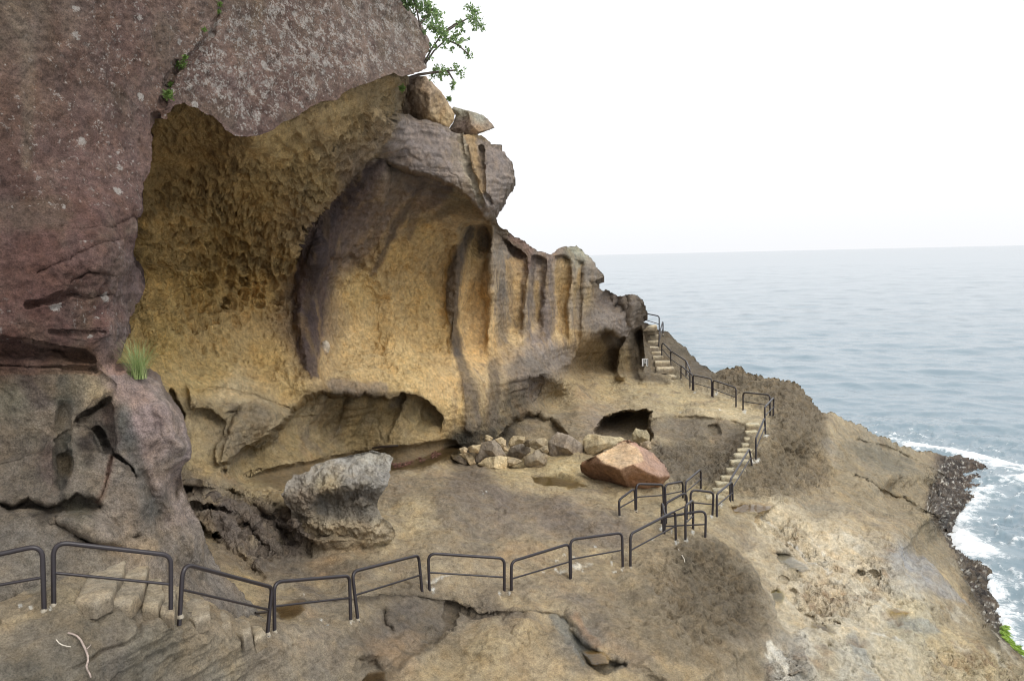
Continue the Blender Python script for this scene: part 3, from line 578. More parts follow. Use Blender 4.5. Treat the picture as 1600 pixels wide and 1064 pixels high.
# ---- colour of the stone, with some shade and brightening painted in
SAMP = [
 (230,400,(150,116,62)),(300,250,(136,104,56)),(300,450,(156,122,66)),(400,300,(152,120,68)),(400,450,(158,122,66)),(350,380,(150,116,60)),(450,250,(150,120,72)),(540,180,(146,118,76)),(600,150,(136,112,78)),(500,290,(140,114,72)),
 (250,540,(168,136,78)),(330,580,(182,148,90)),(420,560,(176,140,82)),(450,610,(186,152,96)),(300,600,(176,146,92)),(440,400,(152,120,70)),
 (480,450,(84,68,62)),(500,400,(78,63,60)),(480,520,(104,84,72)),(540,320,(74,58,56)),(490,570,(160,130,88)),(560,280,(84,68,64)),
 (590,270,(126,108,92)),(570,340,(104,86,78)),(540,390,(110,90,78)),(620,300,(122,102,84)),(650,290,(108,90,80)),(690,300,(112,94,82)),(600,350,(120,98,80)),(720,320,(140,118,84)),
 (640,220,(148,130,122)),(680,230,(144,128,120)),(700,260,(138,122,112)),(740,240,(180,146,96)),(730,290,(170,146,112)),(770,250,(136,120,110)),(790,290,(140,124,112)),(770,310,(126,110,98)),
 (620,400,(176,138,82)),(660,360,(168,132,80)),(560,450,(186,150,92)),(600,520,(196,158,100)),(660,470,(188,150,92)),(560,560,(206,170,114)),(640,580,(204,168,110)),(690,520,(190,152,94)),(690,400,(166,132,84)),(700,600,(196,158,104)),(680,690,(180,146,92)),
 (745,400,(160,126,76)),(745,460,(184,142,86)),(750,540,(192,150,94)),(710,640,(192,158,104)),(765,600,(172,144,104)),
 (790,450,(134,120,104)),(812,450,(176,140,86)),(800,520,(176,144,98)),(780,400,(126,112,98)),(812,400,(120,96,78)),(840,410,(138,122,112)),(855,450,(132,116,104)),(830,470,(140,122,104)),(880,450,(184,146,88)),(880,520,(178,144,96)),(905,460,(160,132,88)),(900,395,(150,146,126)),(925,425,(146,130,116)),(860,390,(140,116,104)),
 (840,570,(132,118,106)),(870,560,(136,120,108)),(800,640,(110,94,72)),(830,600,(124,108,98)),(770,660,(98,84,62)),(720,690,(76,68,54)),(850,545,(150,132,120)),
 (940,500,(130,116,106)),(970,510,(132,118,110)),(985,480,(116,102,90)),(950,465,(112,98,90)),(930,550,(146,116,72)),(910,570,(140,112,72)),(975,560,(132,108,70)),(1010,560,(120,104,84)),(1000,540,(106,90,70)),
 (900,600,(178,150,104)),(870,625,(168,144,104)),(950,610,(186,158,110)),(1000,620,(172,150,112)),(1060,625,(182,160,118)),(1100,640,(190,168,128)),(950,640,(160,138,108)),(1150,650,(188,166,126)),(880,660,(136,118,92)),(940,655,(140,122,104)),
 (1080,665,(128,112,92)),(1140,680,(122,106,86)),(1060,720,(118,102,82)),(1100,740,(122,106,84)),(1180,650,(184,164,128)),
 (1150,590,(122,104,80)),(1220,620,(124,106,82)),(1260,650,(120,104,82)),(1240,700,(122,104,78)),(1200,740,(124,106,80)),(1280,740,(140,120,92)),(1060,550,(108,96,80)),(1090,575,(100,88,74)),
 (1310,680,(172,150,116)),(1300,720,(172,148,110)),(1330,760,(174,150,112)),(1360,700,(150,138,118)),(1400,700,(160,144,118)),(1380,720,(134,124,106)),(1430,740,(164,142,108)),(1400,770,(168,144,110)),(1350,800,(174,152,118)),(1280,790,(160,142,114)),(1440,800,(162,140,104)),
 (1450,860,(166,146,114)),(1480,900,(160,140,108)),(1500,960,(150,132,104)),(1380,830,(170,150,120)),(1430,900,(158,150,140)),(1410,870,(154,148,142)),
 (1490,730,(84,70,60)),(1530,750,(110,84,70)),(1590,750,(112,88,72)),(1480,770,(82,70,60)),(1500,850,(86,74,60)),(1530,920,(90,78,60)),(1570,990,(86,76,58)),(1475,810,(78,66,58)),
 (1200,810,(204,184,150)),(1260,830,(206,184,148)),(1300,860,(204,184,152)),(1240,870,(190,172,144)),(1200,870,(190,170,138)),(1340,880,(202,182,150)),(1230,950,(196,178,148)),(1290,930,(196,174,142)),(1370,940,(200,184,156)),(1320,970,(196,180,152)),(1420,950,(188,170,134)),(1430,985,(176,164,136)),(1300,1030,(176,162,136)),(1400,1030,(192,176,146)),(1230,1030,(190,182,170)),(1480,1000,(186,164,124)),(1540,1050,(176,156,118)),(1330,1060,(166,156,136)),
 (1160,800,(170,150,116)),(1140,830,(150,132,104)),(1100,870,(118,103,83)),(1140,930,(115,100,80)),(1060,920,(134,116,92)),(1170,980,(120,104,84)),(1100,1000,(130,112,86)),(1040,990,(140,120,92)),(1180,1040,(150,132,104)),(1080,1050,(160,138,104)),(1000,1000,(156,134,102)),
 (880,740,(196,170,120)),(800,735,(190,164,116)),(980,770,(176,152,112)),(1080,790,(182,160,118)),(1110,770,(180,158,112)),(740,740,(140,122,102)),(680,740,(156,136,108)),(780,780,(134,118,104)),(880,800,(130,114,100)),(960,830,(138,120,98)),(700,800,(150,132,104)),(760,840,(146,128,102)),(640,800,(184,160,120)),(620,760,(156,136,110)),(600,840,(180,156,116)),(700,860,(154,134,106)),
 (560,850,(150,130,100)),(500,880,(130,112,88)),(620,880,(146,126,98)),(720,900,(172,150,118)),(800,880,(168,146,114)),(880,860,(164,142,110)),(950,860,(176,152,114)),(860,930,(150,130,104)),(960,920,(148,128,98)),(1020,870,(160,138,106)),
 (560,960,(150,132,106)),(640,960,(118,104,88)),(700,960,(120,106,88)),(600,1000,(124,108,90)),(760,940,(150,130,104)),(760,1010,(176,152,112)),(820,1000,(166,142,104)),(700,1050,(172,148,110)),(900,1000,(120,110,98)),(850,1050,(168,144,108)),(940,1050,(180,154,112)),(800,960,(142,122,96)),
 (480,990,(150,132,108)),(420,1020,(134,118,98)),(350,1000,(126,112,92)),(250,1000,(112,102,86)),(150,1000,(108,98,84)),(60,1000,(112,100,84)),(50,1060,(96,88,76)),(200,1060,(100,92,80)),(350,1060,(128,116,98)),(480,1050,(132,118,98)),(540,1040,(140,124,102)),(20,930,(150,130,102)),(150,930,(150,132,106)),(260,940,(150,132,106)),(60,890,(128,116,98)),(350,980,(148,128,102)),
 (310,640,(164,140,100)),(290,690,(168,144,100)),(360,620,(160,138,102)),(410,650,(146,126,98)),(370,690,(140,122,96)),(430,640,(158,136,100)),(320,730,(172,146,100)),
 (470,690,(148,124,80)),(560,670,(138,114,70)),(620,660,(132,108,66)),(660,660,(120,100,62)),(500,640,(96,78,60)),(540,630,(100,84,62)),(600,690,(146,122,82)),(420,720,(140,118,78)),
 (300,760,(128,112,94)),(360,760,(150,130,98)),(450,755,(176,148,102)),(400,750,(168,144,100)),(350,790,(118,102,92)),(400,820,(112,96,84)),(450,830,(110,94,82)),(330,840,(150,128,96)),(400,870,(116,100,86)),(380,910,(170,144,102)),(440,880,(128,112,92)),(350,830,(120,104,92)),
]
C = F.shepard(SAMP, 3.4)
_l = C.mean(1, keepdims=True); _ro = ochre * sstep(430, 620, U + .6 * (V - 400)); C = (_l + (C - _l) * (1 + .08 * ochre[:, None])) * (1 - .08 * _ro + .64 * ochre)[:, None] * (1 - ochre[:, None] * np.array([.04, .01, .02])) * (1 + .36 * ochre * sstep(520, 420, U + .3 * (V - 350)))[:, None]  # cave ochre brightened, most at left, making up for dim light there
C *= (1 + .10 * (1 - ochre) + .22 * sstep(560, 300, U) * sstep(960, 1000, V))[:, None]
def paint(c, w, k=1.): 
    global C
    w = np.clip(w * k, 0, 1)[:, None]; C = C * (1 - w) + lin(c) * w
# tongues of dark mineral stain, bands, patina, and shade painted under lips and on faces
for pl, f, c, k in [
  ([(290,160),(330,178),(385,214),(500,160),(545,140),(626,114),(622,150),(613,185),(600,222),(578,255),(550,290),(525,325),(495,360),(470,400),(440,420),(300,420),(210,420),(240,235)], 2.5, (168,136,84), .35),
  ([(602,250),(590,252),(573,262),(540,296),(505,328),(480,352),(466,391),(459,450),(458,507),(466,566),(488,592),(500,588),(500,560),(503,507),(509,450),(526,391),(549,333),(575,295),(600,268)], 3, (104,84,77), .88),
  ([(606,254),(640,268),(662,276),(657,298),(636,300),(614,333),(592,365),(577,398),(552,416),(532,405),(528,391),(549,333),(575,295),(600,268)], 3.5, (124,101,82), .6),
  ([(657,300),(640,306),(617,335),(596,366),(582,396),(600,400),(622,360),(650,318)], 2.5, (168,134,84), .6),
  ([(614,188),(640,190),(700,205),(755,216),(790,236),(806,268),(795,310),(777,335),(757,336),(728,304),(700,289),(662,273),(612,251),(603,236)], 2.2, (154,136,128), .65),
  ([(690,300),(730,318),(755,338),(735,348),(700,340),(660,350),(690,325)], 4, (130,110,82), .6),  # brown-dark below the slab lip, shading put into the colour
  ([(785,400),(800,395),(800,470),(792,540),(775,545),(772,470)], 4, (116,104,92), .65),
  ([(790,408),(808,398),(818,406),(821,430),(819,518),(802,522),(794,490)], 2.5, (186,148,92), .7),
  ([(835,440),(842,440),(845,480),(845,502),(840,502),(837,480)], 1.5, (194,158,100), .8),
  ([(868,408),(877,402),(886,406),(893,416),(890,450),(887,480),(890,513),(880,525),(870,516),(868,460)], 2, (190,152,92), .75),
  ([(900,428),(908,411),(913,414),(907,440),(901,470),(905,508),(898,510),(896,470)], 1.5, (178,144,90), .7),
  ([(826,405),(836,400),(836,440),(830,520),(850,525),(846,440),(860,400),(866,440),(866,520),(850,540),(822,535)], 3, (120,106,98), .7),
 ]: paint(c, F.poly(pl, f), k)
for pts, c, k in [
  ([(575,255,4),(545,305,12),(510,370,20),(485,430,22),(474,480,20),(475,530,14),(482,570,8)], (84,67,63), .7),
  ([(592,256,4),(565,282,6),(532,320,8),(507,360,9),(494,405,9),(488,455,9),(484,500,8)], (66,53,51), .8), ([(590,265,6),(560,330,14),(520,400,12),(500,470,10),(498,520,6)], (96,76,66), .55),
  ([(660,290,5),(620,350,7),(600,400,5),(580,430,3)], (92,76,68), .7), ([(700,300,8),(650,330,8),(640,370,3)], (100,84,76), .6), ([(730,320,6),(700,330,8),(660,345,5)], (104,88,66), .5),
  ([(736,358,5),(724,385,8),(710,425,8),(706,470,8),(710,520,9),(716,550,8)], (66,58,58), .85), ([(716,550,6),(728,585,8),(738,620,11),(736,665,11)], (96,86,76), .75),
  ([(750,355,6),(758,375,8),(750,400,4)], (86,70,58), .6),
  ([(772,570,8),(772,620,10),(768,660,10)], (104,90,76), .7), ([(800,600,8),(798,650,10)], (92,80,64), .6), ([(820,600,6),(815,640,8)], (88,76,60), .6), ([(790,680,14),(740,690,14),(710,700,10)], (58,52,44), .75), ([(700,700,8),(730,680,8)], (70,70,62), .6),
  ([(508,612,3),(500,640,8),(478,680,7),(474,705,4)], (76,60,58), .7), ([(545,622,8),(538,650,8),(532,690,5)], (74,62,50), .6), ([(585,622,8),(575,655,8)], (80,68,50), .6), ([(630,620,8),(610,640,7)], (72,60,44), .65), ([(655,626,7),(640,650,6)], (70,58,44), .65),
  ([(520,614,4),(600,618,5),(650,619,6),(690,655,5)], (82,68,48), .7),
  ([(520,600,8),(560,606,8),(600,606,6)], (150,130,112), .6), ([(860,540,10),(820,570,12),(790,580,8)], (130,116,104), .35),
  ([(818,420,3),(820,470,4),(818,520,4)], (126,112,100), .6), ([(852,420,5),(852,480,6),(850,520,8)], (112,98,92), .7), ([(893,420,3),(893,470,3),(894,510,3)], (146,132,116), .7), ([(914,420,5),(906,470,5),(905,510,5)], (142,128,114), .7),
  ([(812,395,4),(830,400,6),(822,420,4)], (110,78,66), .6), ([(800,372,5),(830,388,4)], (150,112,102), .6),
  ([(722,210,4),(730,260,5),(752,318,3)], (176,160,134), .7), ([(738,215,7),(744,250,8),(752,300,3)], (186,146,92), .75), ([(708,212,4),(714,260,4)], (150,132,112), .5),
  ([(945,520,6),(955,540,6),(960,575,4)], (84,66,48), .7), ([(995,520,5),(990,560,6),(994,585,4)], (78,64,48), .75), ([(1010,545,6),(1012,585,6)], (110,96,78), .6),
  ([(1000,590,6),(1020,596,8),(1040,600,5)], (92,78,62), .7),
  ([(1180,640,6),(1100,628,9),(1050,612,8),(960,600,12)], (196,170,122), .5),
  ([(1330,700,10),(1370,710,16),(1400,730,8)], (128,120,104), .6), ([(1260,790,8),(1320,790,8),(1380,815,6)], (148,136,116), .5), ([(1290,690,6),(1310,720,6)], (160,152,142), .5),
  ([(1410,860,5),(1430,880,14),(1470,920,10),(1500,945,5)], (152,148,146), .75), ([(1330,1000,8),(1345,1030,12),(1360,1064,12)], (142,142,136), .65), ([(1400,965,10),(1430,975,12),(1460,985,6)], (150,150,142), .6),
  ([(868,962,5),(885,985,9),(910,1015,9),(930,1030,8)], (116,116,112), .75), ([(900,965,4),(920,995,4),(935,1010,4)], (166,122,86), .5),
  ([(705,950,5),(700,975,5),(670,1000,4),(615,1045,5),(592,1070,6)], (96,80,58), .7),
  ([(440,946,3),(520,941,2),(610,934,2),(650,935,2.5),(700,941,2.5),(740,953,2.5),(790,958,2.2),(870,960,1.6)], (82,70,58), .8),
  ([(720,1030,10),(780,1000,10),(840,980,6)], (188,162,120), .4), ([(870,960,3),(900,985,3)], (180,150,112), .4),
 ]: paint(c, F.stroke(pts, 5, 5), k)
for pl, f, c, k in [
  ([(520,760),(580,745),(640,745),(700,760),(640,775),(560,775)], 14, (150,130,104), .3),
  ([(700,745),(800,765),(900,790),(985,820),(960,850),(880,830),(780,820),(700,790)], 18, (122,106,96), .45),
  ([(545,985),(595,950),(640,942),(700,950),(690,985),(640,1015),(580,1035),(530,1000)], 14, (108,96,84), .6),
  ([(600,955),(640,945),(640,985),(610,985)], 6, (98,86,74), .5),
  ([(1070,850),(1120,850),(1160,880),(1185,920),(1180,960),(1120,1000),(1070,980),(1040,930)], 9, (106,91,73), .40),
  ([(930,900),(980,930),(985,985),(950,985),(940,950)], 14, (126,110,90), .5),
  (NICHE, 3, (170,142,92), .45), (FACE, 5, (120,106,88), .75),  # niche lightened as if better lit; terrace front darkened as if shaded
  ([(300,770),(420,790),(480,830),(470,865),(400,880),(330,820)], 16, (108,93,84), .5),
  ([(470,890),(560,875),(640,885),(600,905),(500,910)], 8, (120,104,88), .5),
  ([(780,545),(850,530),(890,545),(870,610),(810,600)], 18, (128,114,102), .25),
 ]: paint(c, F.poly(pl, f), k)
n5 = fbm(P * 2.4 + 8, 4)
PIL = F.poly([(770,350),(800,372),(845,395),(900,386),(925,425),(925,520),(900,560),(800,600),(740,690),(700,690),(715,560),(722,400),(740,350)], 10)
_ST = lambda: fbm(np.c_[P[:, 0] * 2.2, P[:, 1] * 2.2, P[:, 2] * .35], 5, .6)
ws = sstep(.05, .4, n5)
paint((214,206,194), barn * sstep(.22, .5, fbm(P * 2.2 + 31, 4)), .55); paint((58,48,44), barn * sstep(.0, .4, fbm(P * 1.1 + 61, 4)), .8); paint((120,80,64), barn * sstep(.1, .4, fbm(P * 1.6 + 15, 3)), .4)
paint((214,202,180), shelf * sstep(.1, .45, fbm(P * .9 + 12, 4)), .5); paint((150,118,88), shelf * sstep(.16, .5, fbm(P * 1.1 + 72, 4)), .5); paint((152,112,76), shelfpit * ws, .6)
paint((100,86,70), (.25 * mound + rough * .6) * sstep(.0, .35, n5), .4); paint((150,130,100), mound * sstep(.05, .4, fbm(P * .5 + 91, 3)), .2)
STREAK = _ST(); paint((104,88,76), PIL * sstep(.06, .34, STREAK), .55); paint((190,156,104), PIL * ochre * sstep(.06, .34, -STREAK), .3); paint((100,80,66), F.stroke([(778,365,6),(800,384,8),(830,404,8),(860,404,6),(880,396,4),(905,405,4)], 6, 6), .5)  # last stroke: dark shading painted below the pillar overhang
paint((186,148,90), ochre * sstep(.05, .4, fbm(P * np.array([1.6, 1.6, .5]) + 5, 4)), .30); paint((116,88,48), ochre * sstep(.05, .4, fbm(P * np.array([2.2, 2.2, .6]) + 55, 4)), .30)
flat = np.clip(1 - ochre - mound - barn - shelf, 0, 1) * (V > 600)
paint((196,170,126), flat * sstep(.08, .4, fbm(P * .7 + 23, 5)), .45); paint((116,102,90), flat * sstep(.08, .42, fbm(P * .8 + 63, 5)), .50)
paint((188,146,100), flat * sstep(.22, .5, fbm(P * .5 + 83, 4)), .35)
MOUNDP = [(1118,578),(1165,578),(1200,584),(1258,610),(1288,642),(1294,690),(1302,730),(1272,760),(1230,776),(1152,778),(1142,760),(1176,720),(1192,682),(1207,657),(1192,642),(1150,626),(1110,602)]
HUMPP = [(1040,862),(1085,843),(1120,844),(1152,858),(1178,892),(1206,950),(1246,1012),(1262,1050),(1230,1062),(1170,1050),(1100,1040),(1030,1020),(1000,980),(1000,900)]
for pl, f, c, k in [(MOUNDP, 5, (120,104,82), .75), (HUMPP, 5, (124,108,85), .55), ([(1062,858),(1090,846),(1122,847),(1150,862),(1174,895),(1196,945),(1205,985),(1160,1000),(1110,985),(1070,940)], 14, (108,93,72), .6),
  ([(1305,655),(1370,683),(1440,708),(1470,745),(1440,775),(1462,830),(1500,890),(1450,880),(1380,820),(1310,770),(1300,700)], 10, (146,130,103), .8),
  ([(1330,690),(1388,702),(1425,722),(1440,745),(1400,745),(1350,722)], 5, (122,114,97), .75),
  ([(675,775),(705,750),(760,752),(820,768),(880,786),(940,800),(985,822),(1010,846),(960,858),(900,848),(820,838),(740,842),(692,820)], 5, (133,116,100), .6),
  ([(858,962),(880,957),(905,985),(930,1012),(985,1035),(962,1051),(905,1044),(880,1006)], 2, (112,112,106), .8),
  ([(925,1020),(945,1018),(955,1030),(930,1036)], 1.5, (150,112,48), .8),
  ([(985,930),(1040,905),(1060,960),(1090,1004),(1000,1010),(960,985)], 12, (140,122,96), .5)]:
    paint(c, F.poly(pl, f) * np.clip(.8 + .7 * fbm(P * 1.3 + 19, 4), .3, 1.1), k)
BP = F.poly([(1478,712),(1530,718),(1640,740),(1650,770),(1545,775),(1520,795),(1535,850),(1565,940),(1640,1030),(1590,1018),(1540,960),(1502,890),(1478,838),(1448,790),(1452,760)], 4)
paint((92,77,64), BP, .65); paint((48,41,38), BP * sstep(.0, .18, fbm(P * 2.6 + 61, 4, .62)), .85); paint((222,214,202), BP * sstep(.16, .30, fbm(P * 3.4 + 31, 4, .62)), .8)
# bird lime and dried salt on the walkway
for x, y, r in [(760,768,2),(752,766,1.5),(755,772,1.2),(905,887,3),(900,883,2),(910,892,2.5),(880,868,2.5),(895,872,2),(870,875,2),(850,893,2),(960,893,3),(973,889,4),(1058,846,4),(1073,845,4),(1083,834,3),(1176,720,4),(1182,719,5),(1128,789,4),(1197,683,4),(955,880,2),(890,895,2),(868,890,1.6),(1049,832,2),(1112,808,3),(1032,830,3),(610,889,1.5),(470,934,2),(48,945,5),(30,940,3),(76,948,3),(285,963,4),(300,945,3),(268,960,3),(420,990,3),(550,970,3),(690,909,3),(680,912,2),(676,925,3),(795,932,3),(780,932,3),(930,850,2),(1020,846,2),(1120,615,2),(1163,643,3),(1125,640,2),(1086,613,2),(1062,642,2),(500,970,2),(512,975,2)]:
    paint((226,222,214), F.blob(x, y, r * .8, 1.6) * sstep(-.25, .1, fbm(np.c_[U, V, U * 0] / 3.5, 2)), .9)
for st in [[(668,913,1.4),(685,909,1.4),(703,905,1.2)], [(868,893,1),(905,886,1.4),(925,882,1)], [(1230,846,2.5),(1262,868,2.5),(1300,890,2)], [(1200,1010,6),(1230,1030,9),(1225,1064,6)], [(1190,808,3),(1215,820,3)], [(1270,845,3),(1290,860,2)], [(1365,990,3),(1420,995,4)]]:
    paint((222,214,200), F.stroke(st, 2, 3) * sstep(-.2, .15, fbm(P * 3 + 7, 3)), .75)
wetm = np.maximum.reduce([w_pool, .8 * F.poly([(388,748),(700,686),(735,700),(690,722),(600,738),(450,770)], 6), barn * .5, .7 * F.stroke([(868,962,5),(885,985,9),(910,1015,9)], 6), .6 * F.stroke([(1410,860,5),(1430,880,12),(1490,940,8)], 6), .6 * F.stroke([(700,950,5),(670,1000,4),(592,1070,6)], 5)])
paint((122,98,66), F.poly(POOLS['cave'][0], 5), .8)
for nm, c in (('sand',(140,114,66)),('stair',(160,122,62)),('green',(122,112,44)),('step',(116,88,52)),('gully',(146,112,50)),('hollow',(124,100,50)),('amber',(176,134,46)),('foot',(110,82,50)),('shelf',(176,170,160))):  # shelf bed pale grey, sky reflection put into its colour
    paint(c, F.poly(POOLS[nm][0], 3), .9)
C = C * (1 - (1 - ochre)[:, None] * np.array([.015, .0, .035])); C = C / np.maximum(1, C.max(1, keepdims=True) / .62); C = np.clip(C, .012, .8)

P2, Q2, A2 = add_rim(P, Q, Nn, [(.12, .0), (.45, .02), (1.2, .06), (2.5, .14), (5, .3)], {'Col': C, 'wet': wetm, 'pit': PIT, 'wallness': np.zeros(len(P))})
WALL = np.array([(-80,40),(-80,640),(240,640),(262,612),(285,690),(290,724),(340,728),(360,746),(400,750),(560,716),(690,692),(705,702),(790,692),(830,650),(880,600),(1003,590),(1006,560),(1004,503),(1030,480),(900,300),(700,40)], float)
uv = np.c_[U, V]; isw = inside(WALL, U, V)
rimn = len(P2) - len(P); be = np.unique(bound_edges(Q))
isw2 = np.concatenate([isw] + [isw[be]] * (rimn // len(be)))
fq = isw2[Q2].sum(1) >= 2
def sub_mesh(name, mask, mat):
    qq = Q2[mask]; used = np.zeros(len(P2), bool); used[qq.ravel()] = True; rm = np.cumsum(used) - 1
    return mesh_from(name, P2[used], rm[qq], {k: x[used] for k, x in A2.items() if k != 'wallness'}, mat)
tag(sub_mesh('cave_wall', fq, MAT_ROCK), kind='structure')
tag(sub_mesh('rock_shelf_ground', ~fq, MAT_ROCK), kind='structure')
# where the finished surface lies along a sight line (for standing things on it)
_key = {}
for i, (a, b) in enumerate(zip((U // 4).astype(int), (V // 4).astype(int))): _key.setdefault((a, b), i)
_DP = ((P - CAM) @ fw); UM, VM = U, V
def gd(u, v):
    best = None
    for r in range(0, 4):
        for a in range(-r, r + 1):
            for b in range(-r, r + 1):
                i = _key.get((int(u // 4) + a, int(v // 4) + b))
                if i is not None:
                    dd = (UM[i] - u) ** 2 + (VM[i] - v) ** 2
                    if best is None or dd < best[0]: best = (dd, i)
        if best: return float(_DP[best[1]])
    return float(DEPTH(np.array([u]), np.array([v]))[0])
def G(u, v): return V3(u, v, gd(u, v))

# ================================================================== NEAR CLIFF
FC = [(-460,0,12.6),(-460,900,11.9),(-460,500,12.3),(-260,0,13.6),(-260,500,13.2),(-260,900,12.6),(-100,0,14.2),(0,0,14.8),(0,300,14.5),(0,540,14.1),(150,0,16),(150,300,15.6),(150,500,15.1),(175,430,15.2),(186,400,15.5),(178,520,15.15),(200,400,16.3),(218,430,17.2),(196,520,16.3),(187,560,15.6),(250,160,17.2),(215,330,16.2),(240,230,17.0),(300,0,17.8),
 (300,150,18),(330,172,18.4),(380,205,19),(450,100,20.2),(500,155,20.9),(560,128,22),(615,112,23.5),(660,90,24.8),(620,0,24.2),(668,60,25.4),(500,0,21.5),(640,30,25),(-60,-300,14.5),(200,-300,17),(500,-300,22),(660,-300,25.5),
 (0,600,14.5),(100,650,14.7),(0,750,14.4),(150,700,14.9),(200,650,14.9),(250,640,15.3),(292,705,15.6),(190,595,15.1),(255,616,15.7),(280,760,16.0),(290,800,16.1),(240,780,15.1),(220,850,14.8),(330,870,16.7),(390,930,17.0),(310,850,16.1),(280,860,15.5),
 (100,760,14.6),(100,822,14.25),(0,830,14.0),(60,860,13.75),(100,860,13.9),(150,870,14.0),(180,880,14.15),(170,840,14.5),(60,930,13.35),(0,930,13.0),(100,940,13.35),(180,940,13.75),(250,950,14.35),(300,965,14.9),(350,975,15.5),(400,985,16.6),(340,930,16.0),(280,910,15.3)]
FD = RBF(FC, 14, .3)
F_EDGE = [(622,-260),(640,-150),(630,-40),(624,0),(636,21),(651,38),(663,52),(671,68),(671,80),(662,94),(666,110),(645,116),(626,121),(612,116),(592,124),(562,134),(545,140),(528,156),(500,160),(470,177),(430,202),(408,211),(385,214),(362,208),(346,192),(330,178),(310,167),(290,160),(278,163),(268,176),(258,183),(248,186),(246,202),(240,235),(229,280),(221,310),(216,332),(207,346),(205,395),(213,412),(223,434),(222,450),(214,478),(205,497),(197,522),(190,545),(181,562),(180,577),
 (200,581),(228,588),(242,593),(255,614),(263,625),(273,638),(287,662),(297,690),(301,705),(299,716),(286,729),(283,752),(287,770),(296,788),(310,817),(330,857),(350,892),(372,918),(396,940),(415,972)]
f_poly = np.vstack([roughen(F_EDGE, .05, 5, 11, closed=False), [(415, 990), (355, 988), (300, 975), (240, 962), (180, 955), (100, 955), (0, 945), (-460, 935), (-460, -260)]])
U, V, Q = grid_sheet(f_poly, 2.0)
keep = None
F = Field(U, V, 4.0)
D = FD(U, V)
# overhanging red slab above a smooth recess, its ledge line at the foot
D += .55 * F.poly([(-280,500),(0,530),(50,537),(100,548),(135,553),(148,560),(149,572),(130,575),(0,571),(-280,565)], 3) * sstep(0, 1, np.clip((582 - V) / 40, 0, 1))
D += .12 * F.poly([(-280,566),(0,572),(150,575),(178,600),(160,625),(120,645),(60,700),(-280,800)], 4)
D += .16 * F.stroke([(0,571,1.5),(100,574,1.5),(148,574,3)], 2, 2)
D += .22 * F.poly([(118,660),(150,632),(166,624),(172,640),(176,680),(180,705),(165,700),(150,672),(135,658)], 3)
D += .12 * F.poly([(95,715),(105,706),(110,722),(105,740),(97,746)], 3)
D += .22 * F.stroke([(118,655,1.5),(150,635,2),(168,622,1.5)], 2, 2) + .25 * F.stroke([(150,670,1.5),(165,700,2),(180,712,2),(205,728,1.5),(212,745,1)], 2, 2) + .12 * F.stroke([(174,715,1.2),(168,750,1.2),(155,782,1.2)], 1.5, 2)
D += .38 * F.poly([(-20,782),(20,788),(45,778),(75,790),(120,772),(145,775),(163,790),(160,802),(130,808),(60,814),(32,810),(10,800)], 4) * sstep(0, 1, np.clip((818 - V) / 28, 0, 1))
D -= .35 * F.poly([(85,812),(130,806),(170,820),(190,850),(150,850),(120,830)], 10)
D += .25 * F.stroke([(60,425,1),(110,405,3),(150,385,3),(182,376,2)], 2, 4) + .16 * F.stroke([(95,358,1),(130,362,2),(165,358,2),(205,338,2)], 2, 3)
D += .14 * F.stroke([(110,440,1),(140,425,2),(175,430,2)], 2, 3) + .22 * F.stroke([(45,478,1),(80,470,2),(110,458,3),(140,466,2),(170,458,2)], 2, 4) + .12 * F.stroke([(80,520,1.5),(130,522,2),(165,518,1.5)], 2, 3)
D += .20 * F.stroke([(250,182,3),(246,205,2)], 3, 3) + .25 * F.poly([(205,838),(216,830),(225,838),(212,842)], 2)
D += .25 * F.stroke([(278,100,1.2),(268,135,1.2),(258,160,1.5)], 1.5, 3) + .14 * F.stroke([(345,0,1),(335,50,1.2),(300,90,1),(278,110,1)], 1.5, 3)
D -= .16 * F.stroke([(250,640,6),(270,680,6),(285,700,5)], 6, 10); D += .3 * F.stroke([(290,728,3),(276,742,4),(270,780,5)], 4, 9)
D += .2 * F.stroke([(100,640,2),(98,700,3),(95,760,3)], 3, 12) + .15 * F.stroke([(225,740,3),(245,800,5),(255,850,6)], 5, 12) - .18 * F.stroke([(250,760,5),(285,830,6),(320,890,6)], 6, 12)
D += .3 * F.stroke([(88,815,2),(130,842,3),(165,858,2)], 3, 4)
P = unproj(U, V, D); Nn = vnormals(P, Q)
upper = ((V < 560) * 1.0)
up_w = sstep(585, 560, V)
disp = .22 * fbm(P * .35 + 2, 3) + .04 * (ridged(P * 4.2 + 12, 4, .6) - .55) + .10 * fbm(P * 1.8 + 7, 5, .58) + .03 * fbm(P * 6.5, 4, .62)
disp += .10 * up_w * (ridged(np.c_[P[:, 0] * .8, P[:, 1] * .8, P[:, 2] * 2.2], 4) - .6) * sstep(300, 420, V) + .05 * (ridged(P * 2.1 + 5, 4, .6) - .6)
wt = P * 4.2; f1, f2 = worley(wt)
disp -= .05 * up_w * np.clip(1 - f1 / .45, 0, 1) * sstep(0, .3, fbm(P * .9 + 3, 3))
disp += .10 * F.stroke([(250,660,20),(275,690,15)], 20, 20) * (ridged(P * 2.5, 4) - .5)
P = P + Nn * disp[:, None]
